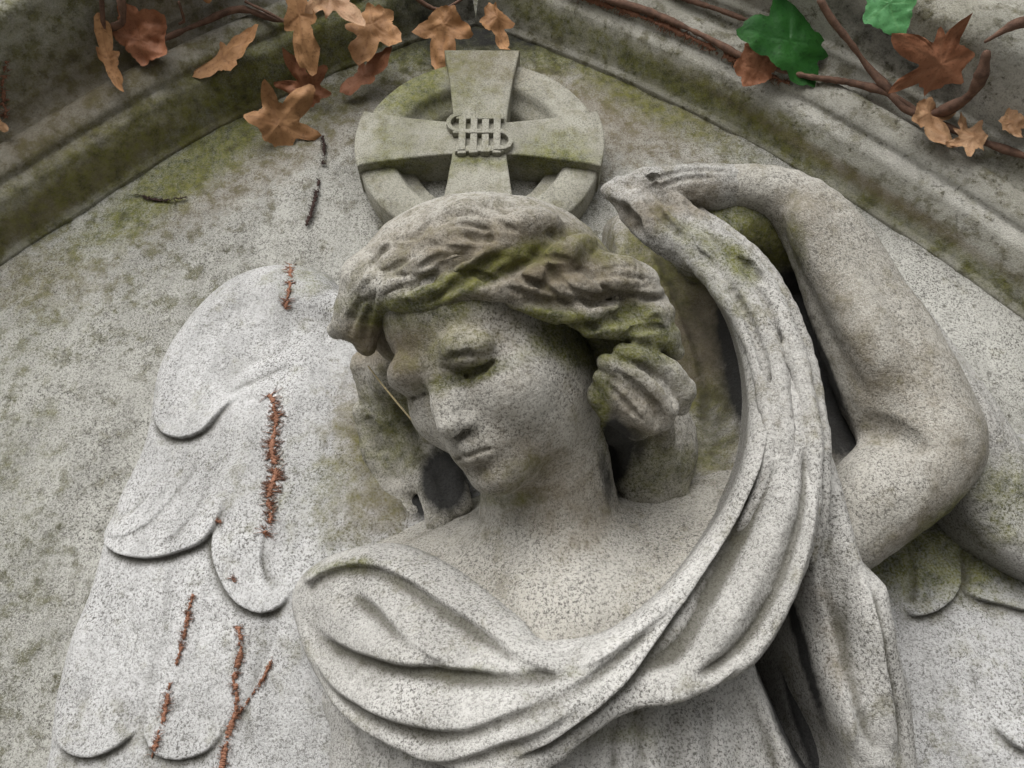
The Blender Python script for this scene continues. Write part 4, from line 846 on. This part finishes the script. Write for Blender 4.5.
for px, py, n, rot, shape, mt, off, kw, lb in [
    (222, 62, 36, -58, 'long', 'dead', .012, dict(tilt=(0, -25), curl=(.7, .1), fold=.25, crumple=.12, asp=1.05), 'long curled tan dead leaf stuck flat on the left arch moulding'),
    (284, 138, 42, -40, 'ivy5', 'dead', .022, dict(tilt=(-12, 20), curl=(.55, .25), fold=.35, crumple=.18), 'large folded orange brown dead leaf, lower of the pair left of the cross'),
    (311, 103, 31, 20, 'ivy5', 'rust', .020, dict(tilt=(10, -15), curl=(.6, .2), fold=.3, crumple=.22), 'crumpled rust brown dead leaf, upper of the pair left of the cross'),
    (366, 91, 31, -52, 'long', 'rust', .024, dict(tilt=(0, -30), curl=(.8, .1), fold=.3, crumple=.12, asp=1.), 'narrow brown dead leaf touching the upper left rim of the cross ring')]:
    o = leaf('dead_leaf', hit(px, py, off), S_(px, py, n * 1.32), rot, shape, M[mt], None, seed=int(px), **kw); tag(o, lb, 'leaf', G1)

def rootlets(label, pts, wd, dens, hl, mt, where, seed, par=None):
    rr = np.random.default_rng(seed); q = catmull(pts, False, 1.0); V = []; Fc = []
    def quadstrip(a, b, w0, w1):
        d = b - a; n = np.array([-d[1], d[0]]) / (np.linalg.norm(d) + 1e-6); k = len(V)
        m = (a + b) / 2 + n * rr.normal() * .8
        for p, w, h in ((a, w0, .0004), (m, (w0 + w1) * .5, .0012), (b, w1, .0004)):
            V.append(where(*(p + n * w), h)); V.append(where(*(p - n * w), h)); V.append(where(*p, h + .0009))
        for s in (0, 3):
            for u, v in ((0, 2), (2, 1)): Fc.append([k + s + u, k + s + v, k + s + 3 + v]); Fc.append([k + s + u, k + s + 3 + v, k + s + 3 + u])
    T = np.gradient(q, axis=0); T /= np.linalg.norm(T, axis=1, keepdims=True)
    env = np.abs(np.convolve(rr.normal(size=len(q) + 10), np.ones(11) / 4., 'valid'))[:len(q)] + .25
    for i in range(0, len(q) - 2, 2):
        if env[i] > .48: 
            w_ = wd * .7 * min(env[i], 1.2); j = rr.normal(size=2) * .5; quadstrip(q[i] + j, q[min(i + 4, len(q) - 1)] + rr.normal(size=2) * .5, w_, w_)
    for i in range(len(q)):
        for _ in range(rr.poisson(1.7 * dens * min(env[i] + .2, 1.3))):
            sd = rr.choice([-1, 1]); n = np.array([-T[i][1], T[i][0]]) * sd; dr = n + T[i] * rr.normal() * .55 - np.array([0, .2]); dr /= np.linalg.norm(dr)
            a = q[i] + n * rr.random() * wd * .6; quadstrip(a, a + dr * hl * (.2 + .7 * rr.random()) * min(env[i] + .3, 1.2), .42, .12)
    if par: return mesh_obj('rootlets', np.array(V), np.array(Fc), M[mt], par, smooth=False)
    o = mesh_obj('rootlet_scar', np.array(V), np.array(Fc), M[mt], None, smooth=False); tag(o, label, 'rootlets', 'rows of dry ivy rootlets left on the stone'); return o
slab_at = lambda x, y, h: atw(x, y, h + .002)
wing_at = lambda x, y, h: wing_hit(x, y, h + .0006)
rootlets('', [(560, -10), (600, 3), (650, 20), (700, 42), (750, 68), (790, 84)], 2.5, .8, 7, 'rootlet', lambda x, y, h: hit(x, y, h + .001), 90, vr)
R_ = [('short reddish row of dry rootlets on the top of the left wing', [(290, 264), (290, 284), (285, 308)], 2.0, 1.0, 8, 'rootlet', wing_at),
      ('longest reddish row of dry rootlets down the middle of the left wing', [(270, 394), (276, 420), (271, 448), (276, 470), (268, 498), (271, 515), (264, 534)], 2.8, 1.15, 12, 'rootlet', wing_at),
      ('narrow dark red row of rootlets beside the lobed feather tips', [(193, 594), (188, 615), (183, 640), (176, 665)], 2.2, .9, 7, 'rootlet', wing_at),
      ('broken row of rootlets above the bottom feather tips', [(170, 682), (166, 705), (160, 730), (152, 757)], 2.2, .7, 8, 'rootlet', wing_at),
      ('thick rusty row of rootlets beside the shoulder cloth, running off the bottom', [(238, 626), (241, 650), (234, 678), (237, 705), (228, 735), (220, 775)], 3.2, .7, 7, 'rootlet', wing_at),
      ('thin slanting row of rootlets that joins the thick rusty one', [(273, 656), (262, 680), (248, 700), (236, 716)], 1.4, .5, 4, 'rootlet', wing_at),
      ('tiny tuft of dark rootlets under the long row on the wing', [(230, 576), (238, 584)], .8, .8, 6, 'rootlet', wing_at), ('single small red fleck of root near the feather notch', [(216, 519), (221, 524)], 1.6, .6, 3, 'rootlet', wing_at),
      ('dark row of rootlets directly under the pair of fallen leaves', [(322, 136), (324, 150), (323, 164)], 1.5, .7, 4, 'rootdark', slab_at), ('dark row of rootlets on the bare slab above the left wing', [(319, 180), (313, 205), (306, 226)], 1.6, .8, 4, 'rootdark', slab_at),
      ('faint sideways row of dark rootlets on the slab near the arch', [(136, 194), (160, 200), (188, 197)], 1.0, .5, 3, 'rootdark', slab_at), ('brown rootlets up the far left edge of the arch', [(6, 60), (2, 90), (6, 118)], 3.0, .8, 7, 'rootlet', lambda x, y, h: hit(x, y, h + .001))]
for i, r in enumerate(R_): rootlets(*r, seed=i + 40)
v, f = tube(np.array([to_world(pt(*p)) for p in [(368, 366, .56), (385, 388, .552), (405, 412, .545), (424, 434, .535)]]), [.0006, .0008, .0005], 6, .05, 3); o = mesh_obj('dry_stalk', v, f, M['straw']); tag(o, 'thin pale dry stalk hanging beside the far cheek of the angel', 'stalk')

# =================================================================== LIGHT, SKY, CAMERA
w = bpy.data.worlds.new('World'); bpy.context.scene.world = w; w.use_nodes = True; nt = w.node_tree; nt.nodes.clear()
sky = nt.nodes.new('ShaderNodeTexSky'); sky.sky_type = 'NISHITA'; sky.sun_disc = False; sky.sun_elevation = math.radians(36); sky.sun_rotation = math.radians(197); sky.dust_density = 4
hs = nt.nodes.new('ShaderNodeHueSaturation'); hs.inputs['Saturation'].default_value = .25; bg = nt.nodes.new('ShaderNodeBackground'); bg.inputs[1].default_value = .14
ow = nt.nodes.new('ShaderNodeOutputWorld'); nt.links.new(sky.outputs[0], hs.inputs['Color']); tc = nt.nodes.new('ShaderNodeTexCoord'); sx = nt.nodes.new('ShaderNodeSeparateXYZ'); nt.links.new(tc.outputs['Generated'], sx.inputs[0])
hz = ramp(nt, sx.outputs[2], [(0, (0, 0, 0)), (.02, (1, 1, 1))]); zen = ramp(nt, sx.outputs[2], [(.35, (1, 1, 1)), (.95, (.5, .52, .47))])
skyc = mixc(nt, 1., hs.outputs[0], zen, 'MULTIPLY'); skyc = mixc(nt, hz, (1.35, 1.3, 1.17), skyc); nt.links.new(skyc, bg.inputs[0]); nt.links.new(bg.outputs[0], ow.inputs[0])
sun = bpy.data.lights.new('sun', 'SUN'); sun.energy = 2.5; sun.angle = math.radians(58); sun.color = (1, .985, .965); so = bpy.data.objects.new('sun', sun); col.objects.link(so)
AZ, EL = math.radians(197), math.radians(36)                     # from the front, a little left
dirv = Vector((math.sin(AZ) * math.cos(EL), math.cos(AZ) * math.cos(EL), math.sin(EL))); so.rotation_euler = dirv.to_track_quat('Z', 'Y').to_euler(); so.location = (-1, -3, 4)
cam = bpy.data.cameras.new('camera'); co = bpy.data.objects.new('camera', cam); col.objects.link(co)
cam.sensor_width = 36; cam.lens = 36 * F / 1024; cam.clip_start = .01; cam.clip_end = 100
co.matrix_world = Matrix([[*R_cam[0], ORG[0]], [*R_cam[1], ORG[1]], [*R_cam[2], ORG[2]], [0, 0, 0, 1]])
sc = bpy.context.scene; sc.camera = co; sc.view_settings.view_transform = 'Standard'; sc.view_settings.look = 'None'; sc.view_settings.exposure = 0
print('script done', time.time() - T00)
